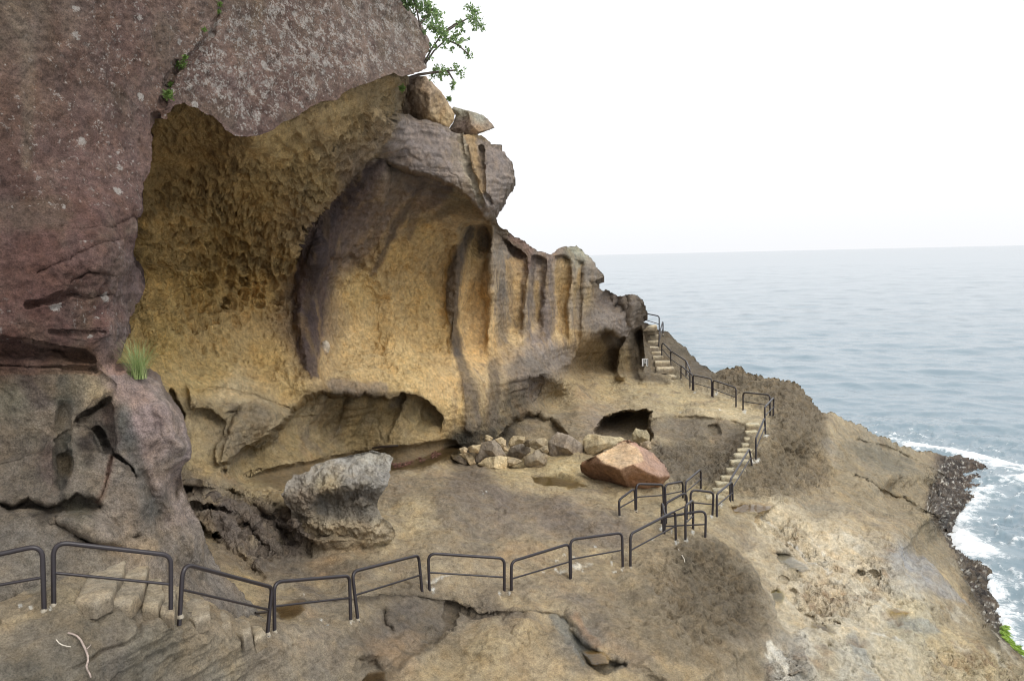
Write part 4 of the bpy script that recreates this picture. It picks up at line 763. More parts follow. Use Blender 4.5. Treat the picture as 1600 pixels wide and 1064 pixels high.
SF = [(0,0,(128,112,98)),(60,30,(134,118,104)),(40,150,(132,108,96)),(150,100,(136,112,102)),(120,250,(138,110,102)),(30,300,(128,100,92)),(220,60,(140,114,106)),(230,200,(142,116,108)),(300,40,(150,130,118)),(330,100,(152,128,118)),(400,40,(142,122,110)),(380,150,(150,126,118)),(480,60,(142,120,108)),(500,130,(142,120,108)),(560,40,(152,134,122)),(600,90,(150,132,120)),(640,70,(156,140,126)),(440,150,(138,114,106)),(300,-200,(140,116,106)),
 (60,400,(128,94,86)),(120,360,(130,98,90)),(150,450,(138,102,94)),(60,480,(130,94,86)),(120,520,(136,98,92)),(165,500,(146,110,104)),(20,520,(120,86,78)),(190,430,(136,118,116)),(205,450,(140,122,120)),(190,520,(142,126,124)),(215,430,(128,110,108)),(190,370,(130,104,98)),(185,570,(150,124,116)),
 (60,556,(112,80,66)),(130,562,(118,88,66)),(20,560,(104,76,64)),
 (20,620,(112,102,80)),(80,600,(122,104,82)),(100,640,(94,88,72)),(130,600,(142,124,92)),(150,610,(160,138,100)),(60,680,(116,104,86)),(20,740,(120,106,88)),(80,740,(110,94,82)),(80,710,(100,84,74)),(105,690,(84,80,70)),(130,720,(126,114,96)),(140,760,(120,108,92)),(160,730,(132,118,102)),(60,770,(124,108,90)),
 (165,650,(102,84,70)),(135,690,(80,70,62)),(160,680,(104,98,86)),(185,660,(92,90,82)),(195,690,(98,92,84)),(200,740,(124,112,98)),
 (190,600,(150,126,116)),(220,620,(152,128,120)),(240,650,(154,130,122)),(270,690,(158,138,130)),(285,710,(160,140,132)),(230,700,(148,126,116)),(215,660,(150,126,118)),(250,740,(146,126,114)),(260,620,(160,140,128)),
 (200,780,(134,118,100)),(220,820,(136,118,98)),(240,800,(118,108,96)),(270,800,(150,130,116)),(280,850,(140,126,110)),(320,880,(132,120,106)),(350,920,(126,114,100)),(390,950,(124,114,100)),(250,870,(124,112,98)),(280,910,(124,112,98)),(200,850,(156,132,102)),(230,860,(166,142,110)),(175,830,(138,122,104)),
 (100,825,(124,112,96)),(40,830,(122,112,98)),(60,880,(124,114,98)),(150,880,(130,118,100)),(120,795,(96,88,68)),(60,800,(60,52,42)),(200,920,(150,132,108)),(300,960,(140,124,104)),(0,900,(128,116,98))]  # hollow near the cliff foot coloured dark for its shadow
C = F.shepard(SF, 3.4)
for pts, c, k in [([(0,0,8),(40,60,10),(42,140,8),(40,260,6)], (150,138,120), .6), ([(90,0,6),(70,120,7)], (116,96,86), .4), ([(120,0,7),(105,90,6)], (146,128,114), .45), ([(400,0,10),(395,40,8)], (158,138,108), .5), ([(560,20,14),(600,40,16),(640,70,10)], (166,150,138), .5),
   ([(40,600,10),(80,650,14),(75,730,18)], (98,82,74), .55), ([(100,600,12),(100,660,12),(95,760,6)], (84,82,70), .6), ([(130,670,8),(136,720,8)], (66,56,48), .6), ([(170,640,10),(176,690,8)], (84,64,52), .6), ([(195,640,8),(205,690,9),(225,760,6),(245,800,6)], (92,92,86), .5), ([(102,720,4),(103,740,4)], (96,78,48), .8), ([(100,745,2),(93,790,2)], (70,66,60), .7),
   ([(215,760,4),(230,800,8),(240,850,6)], (100,96,88), .5), ([(182,380,3),(180,450,4),(178,540,4)], (160,140,134), .45), ([(195,360,3),(205,350,3)], (160,152,138), .5),
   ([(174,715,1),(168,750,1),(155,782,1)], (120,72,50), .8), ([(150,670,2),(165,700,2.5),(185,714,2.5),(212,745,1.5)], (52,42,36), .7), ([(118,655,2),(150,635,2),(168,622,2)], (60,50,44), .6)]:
    paint(c, F.stroke(pts, 5, 8), k)
paint((112,84,78), up_w * sstep(.05, .4, fbm(P * np.array([1.6, 1.6, .8]) + 5, 4)), .5); paint((160,138,124), up_w * sstep(.1, .45, fbm(P * 1.1 + 65, 5)), .4)
paint((128,120,100), up_w * sstep(.04, .32, fbm(P * .75 + 15, 5, .6)), .40); paint((92,66,58), up_w * sstep(.06, .34, fbm(P * 1.5 + 45, 5, .62)), .35)
low = 1 - up_w
paint((98,90,76), low * sstep(.08, .4, fbm(P * np.array([2, 2, .7]) + 5, 4)), .4); paint((164,144,118), low * sstep(.12, .45, fbm(P * 1.2 + 95, 4)), .4)
lich = np.clip(.45 * (V < 330) + .40 * F.poly([(250,150),(270,100),(330,20),(420,-20),(640,-20),(680,60),(660,110),(600,120),(520,150),(380,212),(330,170)], 30) + .2 * F.poly([(180,240),(260,40),(150,0),(60,100),(60,260)], 40), 0, 1) * sstep(420, 330, V) + .12 * sstep(560, 500, V) * (V >= 380)
lich = np.clip(lich, 0, 1)
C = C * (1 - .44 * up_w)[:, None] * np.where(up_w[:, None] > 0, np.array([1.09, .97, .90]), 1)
C = np.clip(C, .012, .8)
wetm = .25 * F.stroke([(195,640,8),(205,690,9),(245,800,6)], 8)
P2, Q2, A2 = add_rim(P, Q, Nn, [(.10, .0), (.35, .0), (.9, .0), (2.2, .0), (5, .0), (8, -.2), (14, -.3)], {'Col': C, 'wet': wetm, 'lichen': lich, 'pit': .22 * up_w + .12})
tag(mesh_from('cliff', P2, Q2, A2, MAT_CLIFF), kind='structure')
_keyF = {}
for i, (a, b) in enumerate(zip((U // 4).astype(int), (V // 4).astype(int))): _keyF.setdefault((a, b), i)
_DF = ((P - CAM) @ fw)
def gf(u, v):
    for r in range(0, 4):
        for a in range(-r, r + 1):
            for b in range(-r, r + 1):
                i = _keyF.get((int(u // 4) + a, int(v // 4) + b))
                if i is not None: return float(_DF[i])
    return float(FD(np.array([u]), np.array([v]))[0])

# ================================================================== LOOSE ROCKS
def rock(name, outline, T, samples, label, cat='boulder', group=None, ctrl=None, d=None, amp=.06, fseed=0, planes=5, rgh=.05, nscale=1.6, mat=None, kpit=0., step=None, foot=None, kind=None, polys=(), tri=None):
    op = np.array(outline, float); pl = roughen(op, rgh, max(2.2, np.ptp(op[:, 0]) / 30), 5 + fseed)
    w = max(np.ptp(pl[:, 0]), np.ptp(pl[:, 1])); st = step or max(.7, w / 70)
    u, v, q_ = grid_sheet(pl, st)
    sd = near_pt(pl, u, v)[0]; mx = sd.max(); s_ = np.clip(sd / mx, 0, 1)
    prof = np.sqrt(1 - (1 - s_) ** 2)
    r = np.random.RandomState(100 + fseed)
    cu, cv = pl.mean(0); x = np.c_[u - cu, v - cv] / (w / 2)
    front = prof * 1.1
    if planes:
        for k in range(planes):
            a = 2 * math.pi * (k + r.uniform(-.35, .35)) / planes; sl_ = r.uniform(.7, 1.5)
            front = np.minimum(front, r.uniform(.55, .95) - sl_ * ((x - r.uniform(-.25, .25, 2)) @ np.array([math.cos(a), math.sin(a)])) * .8)
        front = np.maximum(front, prof * .25)
    i0 = np.argmax(pl[:, 1]); fu, fv = foot or (pl[i0, 0], pl[i0, 1])
    d0 = d if d is not None else gd(fu, fv) + .45 * T
    if ctrl is not None:
        R_ = RBF([(a, b, math.exp(c)) for a, b, c in ctrl], 5, .02); front = -np.log(R_(u, v)) / T
    if tri:
        tp, te = tri; from mathutils.geometry import delaunay_2d_cdt
        vo_, _, fo_, _, _, _ = delaunay_2d_cdt([Vector(a[:2]) for a in tp], te, [], 0, 1e-5); oz = np.array([a[2] for a in tp]); A_ = np.array([tuple(a) for a in vo_]); val = np.full(len(u), np.nan)
        T0 = np.array([a[:2] for a in tp])
        near_i = np.argmin((u[:, None] - T0[None, :, 0]) ** 2 + (v[:, None] - T0[None, :, 1]) ** 2, 1); val = oz[near_i]
        oz = np.array([oz[np.argmin(((T0 - a) ** 2).sum(1))] for a in A_])
        for f_ in fo_:
            a, b, c = (A_[k] for k in f_); den = (b[1] - c[1]) * (a[0] - c[0]) + (c[0] - b[0]) * (a[1] - c[1])
            l1 = ((b[1] - c[1]) * (u - c[0]) + (c[0] - b[0]) * (v - c[1])) / den; l2 = ((c[1] - a[1]) * (u - c[0]) + (a[0] - c[0]) * (v - c[1])) / den; l3 = 1 - l1 - l2
            m_ = (l1 >= -1e-6) & (l2 >= -1e-6) & (l3 >= -1e-6); val[m_] = (l1 * oz[f_[0]] + l2 * oz[f_[1]] + l3 * oz[f_[2]])[m_]
        front = -val / T
    Pf = unproj(u, v, d0 - T * front); Pb = unproj(u, v, d0 + T * prof * .8)
    Nf = vnormals(Pf, q_)
    on = (s_ < 1e-4) | (sd < .05 * st)
    am = amp * np.clip(prof * 1.5, 0, 1)
    ds = am * (fbm(Pf * nscale + fseed, 5, .58) + .5 * (ridged(Pf * nscale * 2.4 + fseed, 4) - .55))
    if kpit:
        a1, a2 = worley(Pf * 4.2 + fseed); ds -= kpit * np.clip(prof * 1.5, 0, 1) * np.clip(1 - a1 / .55, 0, 1)
    Pf = Pf + Nf * ds[:, None]
    Ff = Field(u, v, 2.); Cc = Ff.shepard(samples, 3.) * 1.15
    for pp_, f_, c_, k_ in polys: w_ = (Ff.poly(pp_, f_) * k_)[:, None]; Cc = Cc * (1 - w_) + lin(c_) * w_
    n = len(u); be = np.unique(bound_edges(q_)); mpb = np.arange(n) + n; mpb[be] = be
    used = np.ones(2 * n, bool); used[n + be] = False; rm = np.cumsum(used) - 1
    qa = np.concatenate([q_, mpb[q_][:, ::-1]]); Pa = np.concatenate([Pf, Pb])[used]
    o = mesh_from(name, Pa, rm[qa], {'Col': np.clip(np.concatenate([Cc, Cc])[used], .02, .8), 'wet': np.zeros(used.sum())}, mat or MAT_BOULDER)
    rebase(o); tag(o, label, cat, group, kind); return o
zz = lambda pts: [(680 + x / 4.2105, 630 + y / 4.2105) for x, y in pts]
TAN, GRY, PAL = (196,172,128), (150,134,112), (206,182,134)
# dark sockets of the cave are dressed with a rubble heap and single boulders, rear ones first
BG = 'boulders heaped at the foot of the cave wall'
c1 = lambda c: [(0, 0, c), (1600, 1000, c)]
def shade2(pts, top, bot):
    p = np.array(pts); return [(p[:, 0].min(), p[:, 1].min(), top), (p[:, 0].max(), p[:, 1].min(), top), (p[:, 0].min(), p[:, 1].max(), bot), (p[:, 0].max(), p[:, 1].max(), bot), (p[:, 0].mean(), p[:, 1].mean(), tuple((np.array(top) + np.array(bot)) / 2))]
BL = [
 ([(1295,200),(1320,162),(1390,175),(1412,210),(1408,258),(1340,265),(1298,245)], .55, (176,160,118), (160,144,108), 'rounded yellowish boulder sitting in the right side of the dark cave mouth', 33.3, 4),
 ([(1345,262),(1400,245),(1422,255),(1425,300),(1390,310),(1350,290)], .35, (180,156,118), (150,130,104), 'small buff stone wedged below the yellowish boulder at the cave mouth', 32.6, 4),
 ([(970,240),(985,215),(1010,203),(1060,203),(1130,215),(1180,222),(1215,220),(1245,232),(1255,262),(1170,292),(1100,312),(1040,348),(992,352),(978,290)], .9, (200,180,134), (164,144,108), 'long pale tan boulder lying behind the big reddish boulder', None, 5),
 ([(325,240),(330,210),(352,210),(382,226),(372,246),(330,264)], .3, (204,178,130), (180,156,114), 'small pale stone at the upper left top of the rubble heap', 32.6, 4),
 ([(390,240),(415,226),(440,222),(468,246),(470,280),(485,320),(450,315),(420,268)], .4, (204,178,130), (176,150,112), 'light buff stone leaning behind the grey peaked boulder', 32.2, 4),
 ([(480,265),(495,232),(512,213),(555,214),(592,222),(586,262),(540,272),(490,290)], .4, (198,174,128), (172,150,112), 'flat-topped buff stone at the back of the rubble heap', 32.6, 5),
 ([(575,262),(600,240),(640,232),(668,226),(668,250),(620,290),(592,285)], .3, (160,142,108), (130,114,92), 'dull brown stone at the back between two buff stones', 32.8, 4),
 ([(612,255),(660,235),(720,228),(742,248),(722,276),(660,306),(632,292)], .4, (190,168,126), (150,132,104), 'wedge-shaped buff stone just left of the large grey boulder', 32.2, 4),
 ([(686,304),(715,276),(738,280),(748,318),(740,328),(700,318)], .25, (176,156,116), (150,132,104), 'narrow buff chip squeezed against the large grey boulder', 31.9, 4),
 ([(740,262),(765,222),(800,188),(840,196),(880,208),(925,236),(962,262),(978,290),(975,365),(920,372),(870,374),(770,376),(745,335)], 1.0, (162,146,124), (126,110,92), 'large grey-brown boulder standing upright left of the dark cave mouth', None, 6),
 ([(468,340),(495,282),(550,262),(600,276),(628,298),(628,322),(582,352),(575,378),(500,358)], .5, (158,144,122), (124,110,94), 'grey angular stone in the middle of the rubble heap', None, 5),
 ([(215,290),(240,276),(262,275),(302,270),(282,330),(225,325)], .35, (206,180,132), (182,156,114), 'buff stone at the left end of the heap behind the peaked boulder', 31.6, 4),
 ([(155,298),(190,285),(217,298),(205,328),(168,328)], .25, (208,182,136), (184,158,118), 'small buff stone at the far left end of the rubble heap', 31.4, 4),
 ([(258,385),(266,310),(300,262),(345,248),(392,240),(432,280),(475,345),(440,349),(340,359),(284,400)], .7, (160,144,120), (128,112,94), 'grey boulder with a pointed peak in the left of the heap', None, 5),
 ([(468,352),(520,358),(576,378),(568,392),(520,408),(478,420)], .35, (190,168,124), (152,134,106), 'low buff slab at the foot of the grey angular stone', None, 3),
 ([(155,335),(200,318),(250,346),(272,402),(232,412),(190,364)], .35, (206,180,132), (184,158,116), 'long buff slab slanting at the left foot of the heap', None, 4),
 ([(100,338),(150,342),(195,366),(218,402),(196,408),(150,390),(112,366)], .3, (166,148,122), (140,124,104), 'grey flat stone half sunk at the left foot of the heap', None, 3),
 ([(580,350),(640,332),(655,312),(690,304),(742,345),(735,392),(692,428),(640,430),(585,402)], .55, (178,160,126), (134,118,98), 'lumpy grey-buff boulder with a hollow top beside the flat sand', None, 6),
 ([(276,402),(310,374),(342,355),(440,345),(472,350),(473,442),(440,438),(400,432),(300,412)], .6, (214,190,140), (196,170,122), 'pale yellow block with a straight right edge at the front of the heap', None, 4),
]
for i, (pts, T, ct, cb, lab, dd, npl) in enumerate(BL):
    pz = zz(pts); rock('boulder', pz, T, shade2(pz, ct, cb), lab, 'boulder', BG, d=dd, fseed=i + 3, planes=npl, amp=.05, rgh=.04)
red = zz([(953,405),(965,385),(1000,368),(1060,340),(1105,318),(1150,300),(1200,262),(1240,243),(1275,240),(1312,255),(1350,280),(1400,308),(1440,330),(1475,365),(1502,392),(1530,440),(1548,478),(1520,510),(1490,540),(1460,572),(1400,587),(1340,570),(1290,557),(1230,552),(1170,542),(1100,530),(1060,512),(1000,480),(960,455)])
zc = lambda L: [(680 + x / 4.2105, 630 + y / 4.2105, c) for x, y, c in L]
rock('red_boulder', red, 1.3, zc([(1000,430,(132,92,68)),(1100,460,(138,96,70)),(1180,500,(134,90,66)),(1050,400,(140,98,72)),(1070,360,(206,166,122)),(1130,370,(212,170,128)),(1200,420,(206,164,126)),(1180,330,(214,178,134)),(1260,300,(216,176,136)),(1280,350,(208,164,130)),(1300,400,(190,146,112)),(1280,480,(158,112,82)),(1350,480,(162,114,84)),(1330,550,(150,106,80)),(1450,540,(152,110,88)),(1400,420,(168,130,112)),(1380,330,(160,126,110)),(1450,380,(158,124,110)),(1520,470,(156,118,100)),(1240,260,(200,150,120)),(1330,270,(180,128,106)),(1350,380,(206,160,122))]),
     'large reddish boulder with a pale orange top beside the railings', 'boulder', None, d=None, foot=(1000, 766), planes=0, amp=.10, fseed=41, rgh=.03, polys=[(p_, 1.5, c_, k_) for p_, c_, k_ in ((zz([(950,400),(1062,345),(1110,400),(1215,436),(1240,480),(1270,560),(1150,545),(1050,515),(955,460)]), (144,100,66), .8), (zz([(1215,436),(1300,402),(1400,455),(1475,485),(1545,475),(1520,515),(1460,575),(1390,590),(1270,560),(1240,490)]), (178,128,88), .75), (zz([(1300,400),(1370,300),(1440,330),(1500,390),(1548,472),(1475,485),(1400,455)]), (172,134,106), .6), (zz([(1062,345),(1150,300),(1240,250),(1330,290),(1370,380),(1300,402),(1215,432),(1110,395)]), (228,190,138), .7))],  # lower faces painted darker and top paler, shading put into the colour
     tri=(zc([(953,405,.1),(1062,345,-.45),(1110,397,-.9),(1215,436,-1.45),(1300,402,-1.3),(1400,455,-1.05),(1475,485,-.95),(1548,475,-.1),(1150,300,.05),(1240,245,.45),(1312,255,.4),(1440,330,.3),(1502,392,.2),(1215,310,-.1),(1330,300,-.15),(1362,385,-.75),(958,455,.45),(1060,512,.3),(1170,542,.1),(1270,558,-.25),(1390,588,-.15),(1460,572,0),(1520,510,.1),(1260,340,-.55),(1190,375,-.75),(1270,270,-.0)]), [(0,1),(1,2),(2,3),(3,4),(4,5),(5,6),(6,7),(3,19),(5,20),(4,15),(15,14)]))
zm = lambda L: [(280 + p[0] / 4.2105, 680 + p[1] / 4.2105) + tuple(p[2:]) for p in L]
mush = zm([(670,385),(695,345),(720,295),(765,255),(830,240),(865,205),(900,187),(950,177),(990,160),(1040,150),(1100,140),(1160,122),(1220,112),(1290,105),(1350,112),(1385,128),(1412,150),(1395,185),(1382,240),(1380,290),(1372,335),(1335,385),(1312,420),(1305,480),(1325,520),(1345,545),(1420,625),(1425,660),(1360,700),(1250,730),(1100,745),(900,730),(790,705),(740,640),(730,560),(735,490),(690,440)])
rock('pedestal_rock', mush, 1.2, ([(a_, b_, tuple(.84 * k_ for k_ in c_)) for a_, b_, c_ in zm([(720,340,(188,176,156)),(850,260,(196,186,168)),(950,230,(202,192,174)),(1100,190,(204,196,180)),(1250,150,(198,192,176)),(1370,170,(184,178,164)),(1000,310,(206,184,140)),(930,320,(208,186,140)),(1150,300,(186,176,160)),(1250,320,(176,168,152)),(1350,270,(176,168,154)),(780,400,(160,142,120)),(860,420,(150,134,116)),(950,400,(120,106,90)),(1050,400,(112,100,86)),(1150,390,(126,112,96)),(1230,390,(120,108,96)),(960,460,(152,146,132)),(1050,480,(140,130,112)),(1180,480,(138,128,112)),(1250,500,(150,140,120)),(800,520,(132,118,98)),(900,600,(180,160,124)),(1000,620,(186,166,126)),(1120,600,(178,158,120)),(1200,580,(142,128,106)),(1300,620,(190,172,134)),(1000,700,(176,156,122)),(1250,700,(178,158,122))])]),
     'pale crusted mushroom-shaped rock rising from the flat sandstone', 'rock', None, d=float(DEPTH(np.array([540.]), np.array([858.]))[0]) + .45, planes=0, amp=.22, fseed=61, rgh=.10, nscale=3.0, kpit=.10, step=1.0, polys=[(zm([(900,385),(1000,365),(1100,345),(1200,330),(1310,400),(1300,500),(1230,640),(1180,540),(1000,530),(880,500),(840,450)]), 3, (122,112,97), .45), (zm([(800,560),(900,590),(1000,560),(1150,560),(1260,600),(1340,560),(1430,660),(1250,740),(1100,750),(850,730)]), 6, (176,154,118), .8)],  # recess beneath the cap painted darker in place of shade
     ctrl=zm([(690,380,-.5),(760,290,-.1),(900,200,.1),(1100,150,.2),(1300,110,.3),(1400,150,0.),(850,330,-.7),(1000,280,-.75),(1150,240,-.6),(1280,230,-.45),(760,400,-.8),(900,385,-1.05),(1000,360,-1.15),(1100,340,-1.15),(1200,320,-1.0),(1300,330,-.75),(950,420,-.65),(1050,410,-.6),(1160,400,-.6),(1250,400,-.5),(960,490,-.55),(1060,500,-.55),(1180,490,-.55),(1280,480,-.3),(1190,440,-.75),(880,560,-.8),(1000,570,-.75),(1100,570,-.72),(1200,570,-.7),(1330,620,-.3),(850,660,-.5),(1000,680,-.55),(1200,680,-.5),(1400,660,.1),(1100,745,-.1),(900,725,-.1),(780,560,-.6),(740,450,-.7)]))
# slabs perched on the brow
rock('perched_block', [(622,128),(632,122),(645,119),(665,119),(675,128),(690,144),(700,160),(711,177),(709,190),(701,202),(692,205),(676,199),(668,190),(655,196),(640,190),(622,184),(612,170),(612,140)], 1.6,
     [(640,130,(158,134,112)),(660,140,(168,140,108)),(650,165,(160,136,112)),(690,170,(166,138,102)),(700,185,(176,146,100)),(680,185,(170,140,96)),(645,185,(84,70,54)),(630,180,(120,98,74)),(625,150,(140,118,90))], 'ochre rock block perched under the cliff brow beside the shrub', 'rock', None, d=30.6, amp=.16, fseed=71, planes=4)
rock('perched_slab', [(704,172),(709,167),(720,170),(735,174),(748,178),(758,183),(766,191),(773,200),(760,205),(747,210),(738,214),(727,217),(714,213),(700,206),(708,192),(712,180)], 1.1,
     [(720,175,(150,146,124)),(750,182,(158,154,134)),(765,195,(140,122,104)),(725,195,(136,112,98)),(745,203,(150,118,84)),(715,205,(96,80,66))], 'flat slab jutting out to the sea from the top of the wall', 'rock', None, d=31.2, amp=.10, fseed=72, planes=4)
rock('pale_stone', [(500,541),(503,534),(509,531),(514,535),(516,543),(513,552),(507,556),(501,552)], .25, [(505,540,(206,188,160)),(510,550,(190,170,140))], 'small pale rounded stone stuck on the ochre cave wall', 'stone', None, d=gd(507, 545) + .05, amp=.03, fseed=73, planes=0)

# ================================================================== STONE STEPS
def tread_mesh(name, pts_top, drop, parent, col, seed, mat=MAT_BOULDER):
    """one worn step: irregular top outline with rounded edge and rough riser"""
    P0 = np.array(pts_top); c = P0.mean(0); n0 = len(P0)
    r = np.random.RandomState(seed); ring = []
    for i in range(n0):
        a, b = P0[i], P0[(i + 1) % n0]
        for t in np.arange(0, 1, .125): ring.append(a * (1 - t) + b * t)
    ring = np.array(ring); m = len(ring)
    rings = []
    for k, z in ((.0, 0), (.35, .0), (.7, 0), (.93, -.004), (1.0, -.035), (1.02, -.4 * drop), (1.06, -drop)):
        x = c + (ring - c) * k + np.array([0, 0, z])
        x = x + .035 * min(1, k + .3) * np.stack([perlin(x * 3 + seed), perlin(x * 3 + seed + 30), .7 * perlin(x * 3.3 + seed + 60)], 1)
        rings.append(x)
    V_ = np.concatenate(rings); qs = []
    for k in range(len(rings) - 1):
        for i in range(m):
            j = (i + 1) % m; qs.append((k * m + i, k * m + j, (k + 1) * m + j, (k + 1) * m + i))
    C_ = np.tile(lin(col), (len(V_), 1)); C_ *= (1 + .15 * perlin(V_ * 2))[:, None]
    rise = np.repeat([0, 0, 0, 0, .2, .75, .9], m)[:, None]; C_ = C_ * (1 - rise) + lin((128,112,88)) * rise  # risers coloured darker than the lit treads, painted shading
    o = mesh_from(name, V_ - np.array(parent.location), np.array(qs), {'Col': C_, 'wet': np.zeros(len(V_))}, mat, parent)
    return o
def empty(name, loc, label, cat, group=None):
    o = bpy.data.objects.new(name, None); COL.objects.link(o); o.location = loc; tag(o, label, cat, group); o.empty_display_size = .2; return o
st = empty('stone_steps', G(220, 940), 'worn stone steps behind the nearest railing, descending along the cliff foot', 'steps')
NEAR = [([(157,872),(193,872),(190,890),(172,925),(150,934),(122,932)], (170,153,124)), ([(200,886),(228,885),(221,918),(204,936),(174,938)], (170,153,124)), ([(233,904),(252,904),(253,930),(247,944),(225,945)], (176,158,126)), ([(255,920),(274,922),(270,955),(252,952)], (172,154,124)),
        ([(289,941),(300,936),(322,938),(326,957),(303,965),(288,958)], (172,154,124)), ([(327,962),(347,955),(358,962),(358,974),(340,979),(328,972)], (174,156,126)), ([(360,966),(372,964),(389,971),(391,985),(381,992),(362,982)], (174,156,126)), ([(392,977),(410,979),(416,989),(398,997)], (184,166,134))]
for i, (pl, c) in enumerate(NEAR):
    a = np.array(pl, float); a = a.mean(0) + (a - a.mean(0)) * 1.14; hh = [(-(unproj(np.array(x), np.array(y), np.array(min(gd(x, y), gf(x, y) if x < 290 and y < 940 else 99)))[2] - CAMZ)) for x, y in pl]
    h = np.percentile(hh, 60) - .09
    tread_mesh('step', unproj(a[:, 0], a[:, 1], d_at_h(a[:, 0], a[:, 1], h)), .24, st, c, 10 + i)
def flight(name, rows, d0, d1, label, col, tread=.34):
    root = empty(name, V3(rows[-1][0], rows[-1][2], d1), label, 'steps')
    n = len(rows); E = []
    for i, (xl, xr, y) in enumerate(rows):
        d = min(d0 + (d1 - d0) * i / (n - 1), gd((xl + xr) / 2, y) - .22)
        L = unproj(np.array(xl - 1.), np.array(float(y)), np.array(d)); R = unproj(np.array(xr + 1.5), np.array(float(y)), np.array(d)); R[2] = L[2] = (L[2] + R[2]) / 2
        E.append((L, R))
    for i, (L, R) in enumerate(E):
        bk = np.array([.1, .85, 0]) * tread * 1.4
        tread_mesh('step', [L, R, R + bk, L + bk], .30, root, col, 40 + i)
    return root
flight('stone_steps', [(1167.4,1186,663),(1167,1183,675),(1165.5,1182,686),(1161,1181,695),(1154,1180,703),(1149.5,1176,711),(1143,1171,721),(1137,1163,734),(1128,1155,746),(1120,1146,755),(1116,1137,766),(1104,1132,777)], 35.3, 29.9, 'middle flight of cut steps climbing from the flat to the sandy terrace', (196,182,144))
flight('stone_steps', [(1004.5,1025,509),(1008,1024,515),(1010,1028,524),(1013,1028,533),(1015,1028,542),(1019,1033,550),(1021,1035,557),(1024,1046,565),(1027,1052,575),(1033,1056,588),(1040,1056,596)], 53, 46.6, 'farthest flight of cut steps rising beside the dark overhang to the skyline', (200,182,146), .6)

# ================================================================== RAILINGS
MAT_RAIL = simple_mat('rail_paint', (40,32,36), .34, .0, 9, .22, .002)
MAT_MORTAR = simple_mat('mortar', (160,148,126), .9, 0, 25, .25, .01)
def tube(pts, r, seg=10):
    pts = [Vector(p) for p in pts]; n = len(pts); vs = []; ref = Vector((.3, .2, .9))
    prev = None
    for i, p in enumerate(pts):
        t = (pts[min(i + 1, n - 1)] - pts[max(i - 1, 0)]).normalized()
        if prev is None: a = t.cross(ref).normalized()
        else: a = (prev - t * prev.dot(t)).normalized()
        prev = a; b = t.cross(a); rr = r[i] if hasattr(r, '__len__') else r
        for k in range(seg):
            th = 2 * math.pi * k / seg; vs.append(p + (a * math.cos(th) + b * math.sin(th)) * rr)
    qs = [(i * seg + k, i * seg + (k + 1) % seg, (i + 1) * seg + (k + 1) % seg, (i + 1) * seg + k) for i in range(n - 1) for k in range(seg)]
    c0 = len(vs); vs += [pts[0], pts[-1]]
    qs += [(c0, (k + 1) % seg, k, k) for k in range(0)]
    return np.array([tuple(x) for x in vs]), qs
def tube_obj(name, pts, r, mat, parent, seg=10):
    vs, qs = tube(pts, r, seg)
    return mesh_from(name, vs - (np.array(parent.location) if parent else 0), np.array(qs), {}, mat, parent)
def fillet(p, a, b, R, n=7):
    da = (a - p).normalized(); db = (b - p).normalized(); ang = da.angle(db); L = min(R / math.tan(ang / 2), (a - p).length * .45, (b - p).length * .45)
    s_, e_ = p + da * L, p + db * L
    return [((1 - t) ** 2) * s_ + 2 * (1 - t) * t * p + t * t * e_ for t in [i / n for i in range(n + 1)]]
RG = 'dark metal hoop railings along the walkway'
def hoop(fa, ta, tb, fb, label, da=None, db=None, r=.035, mid=.50, mortar=True):
    da = da or gd(*fa); db = db or gd(*fb)
    A, B = V3(*fa, da), V3(*fb, db); TA, TB = V3(*ta, da), V3(*tb, db)
    root = empty('railing', (A + B) / 2, label, 'railing', RG)
    A2, B2 = A + (A - TA).normalized() * .15, B + (B - TB).normalized() * .15
    R = .17
    path = [A2, A2.lerp(TA, .5)] + fillet(TA, A, TB, R) + fillet(TB, TA, B, R) + [B2.lerp(TB, .5), B2]
    tube_obj('bent_rail', path, r, MAT_RAIL, root, 12)
    tube_obj('crossbar', [A.lerp(TA, mid), A.lerp(TA, mid).lerp(B.lerp(TB, mid), .5), B.lerp(TB, mid)], r * .62, MAT_RAIL, root, 8)
    if mortar:
        for X, T_ in ((A, TA), (B, TB)):
            rr = np.linspace(0, 1, 5); vs = []; qs = []
            for k in rr:
                for a in range(14):
                    th = 2 * math.pi * a / 14; q_ = Vector((math.cos(th), math.sin(th), 0)) * (.014 + .036 * k) * (1 + .35 * float(perlin(np.array([[math.cos(th) + X.x, math.sin(th) + X.y, 3.]]))[0]))
                    vs.append(tuple(X + q_ + Vector((0, 0, .035 * (1 - k * k) - .012 - .03 * (k > .9)))))
            for k in range(4):
                for a in range(14): qs.append((k * 14 + a, k * 14 + (a + 1) % 14, (k + 1) * 14 + (a + 1) % 14, (k + 1) * 14 + a))
            mesh_from('mortar_collar', np.array(vs) - np.array(root.location), np.array(qs), {}, MAT_MORTAR, root)
    return root
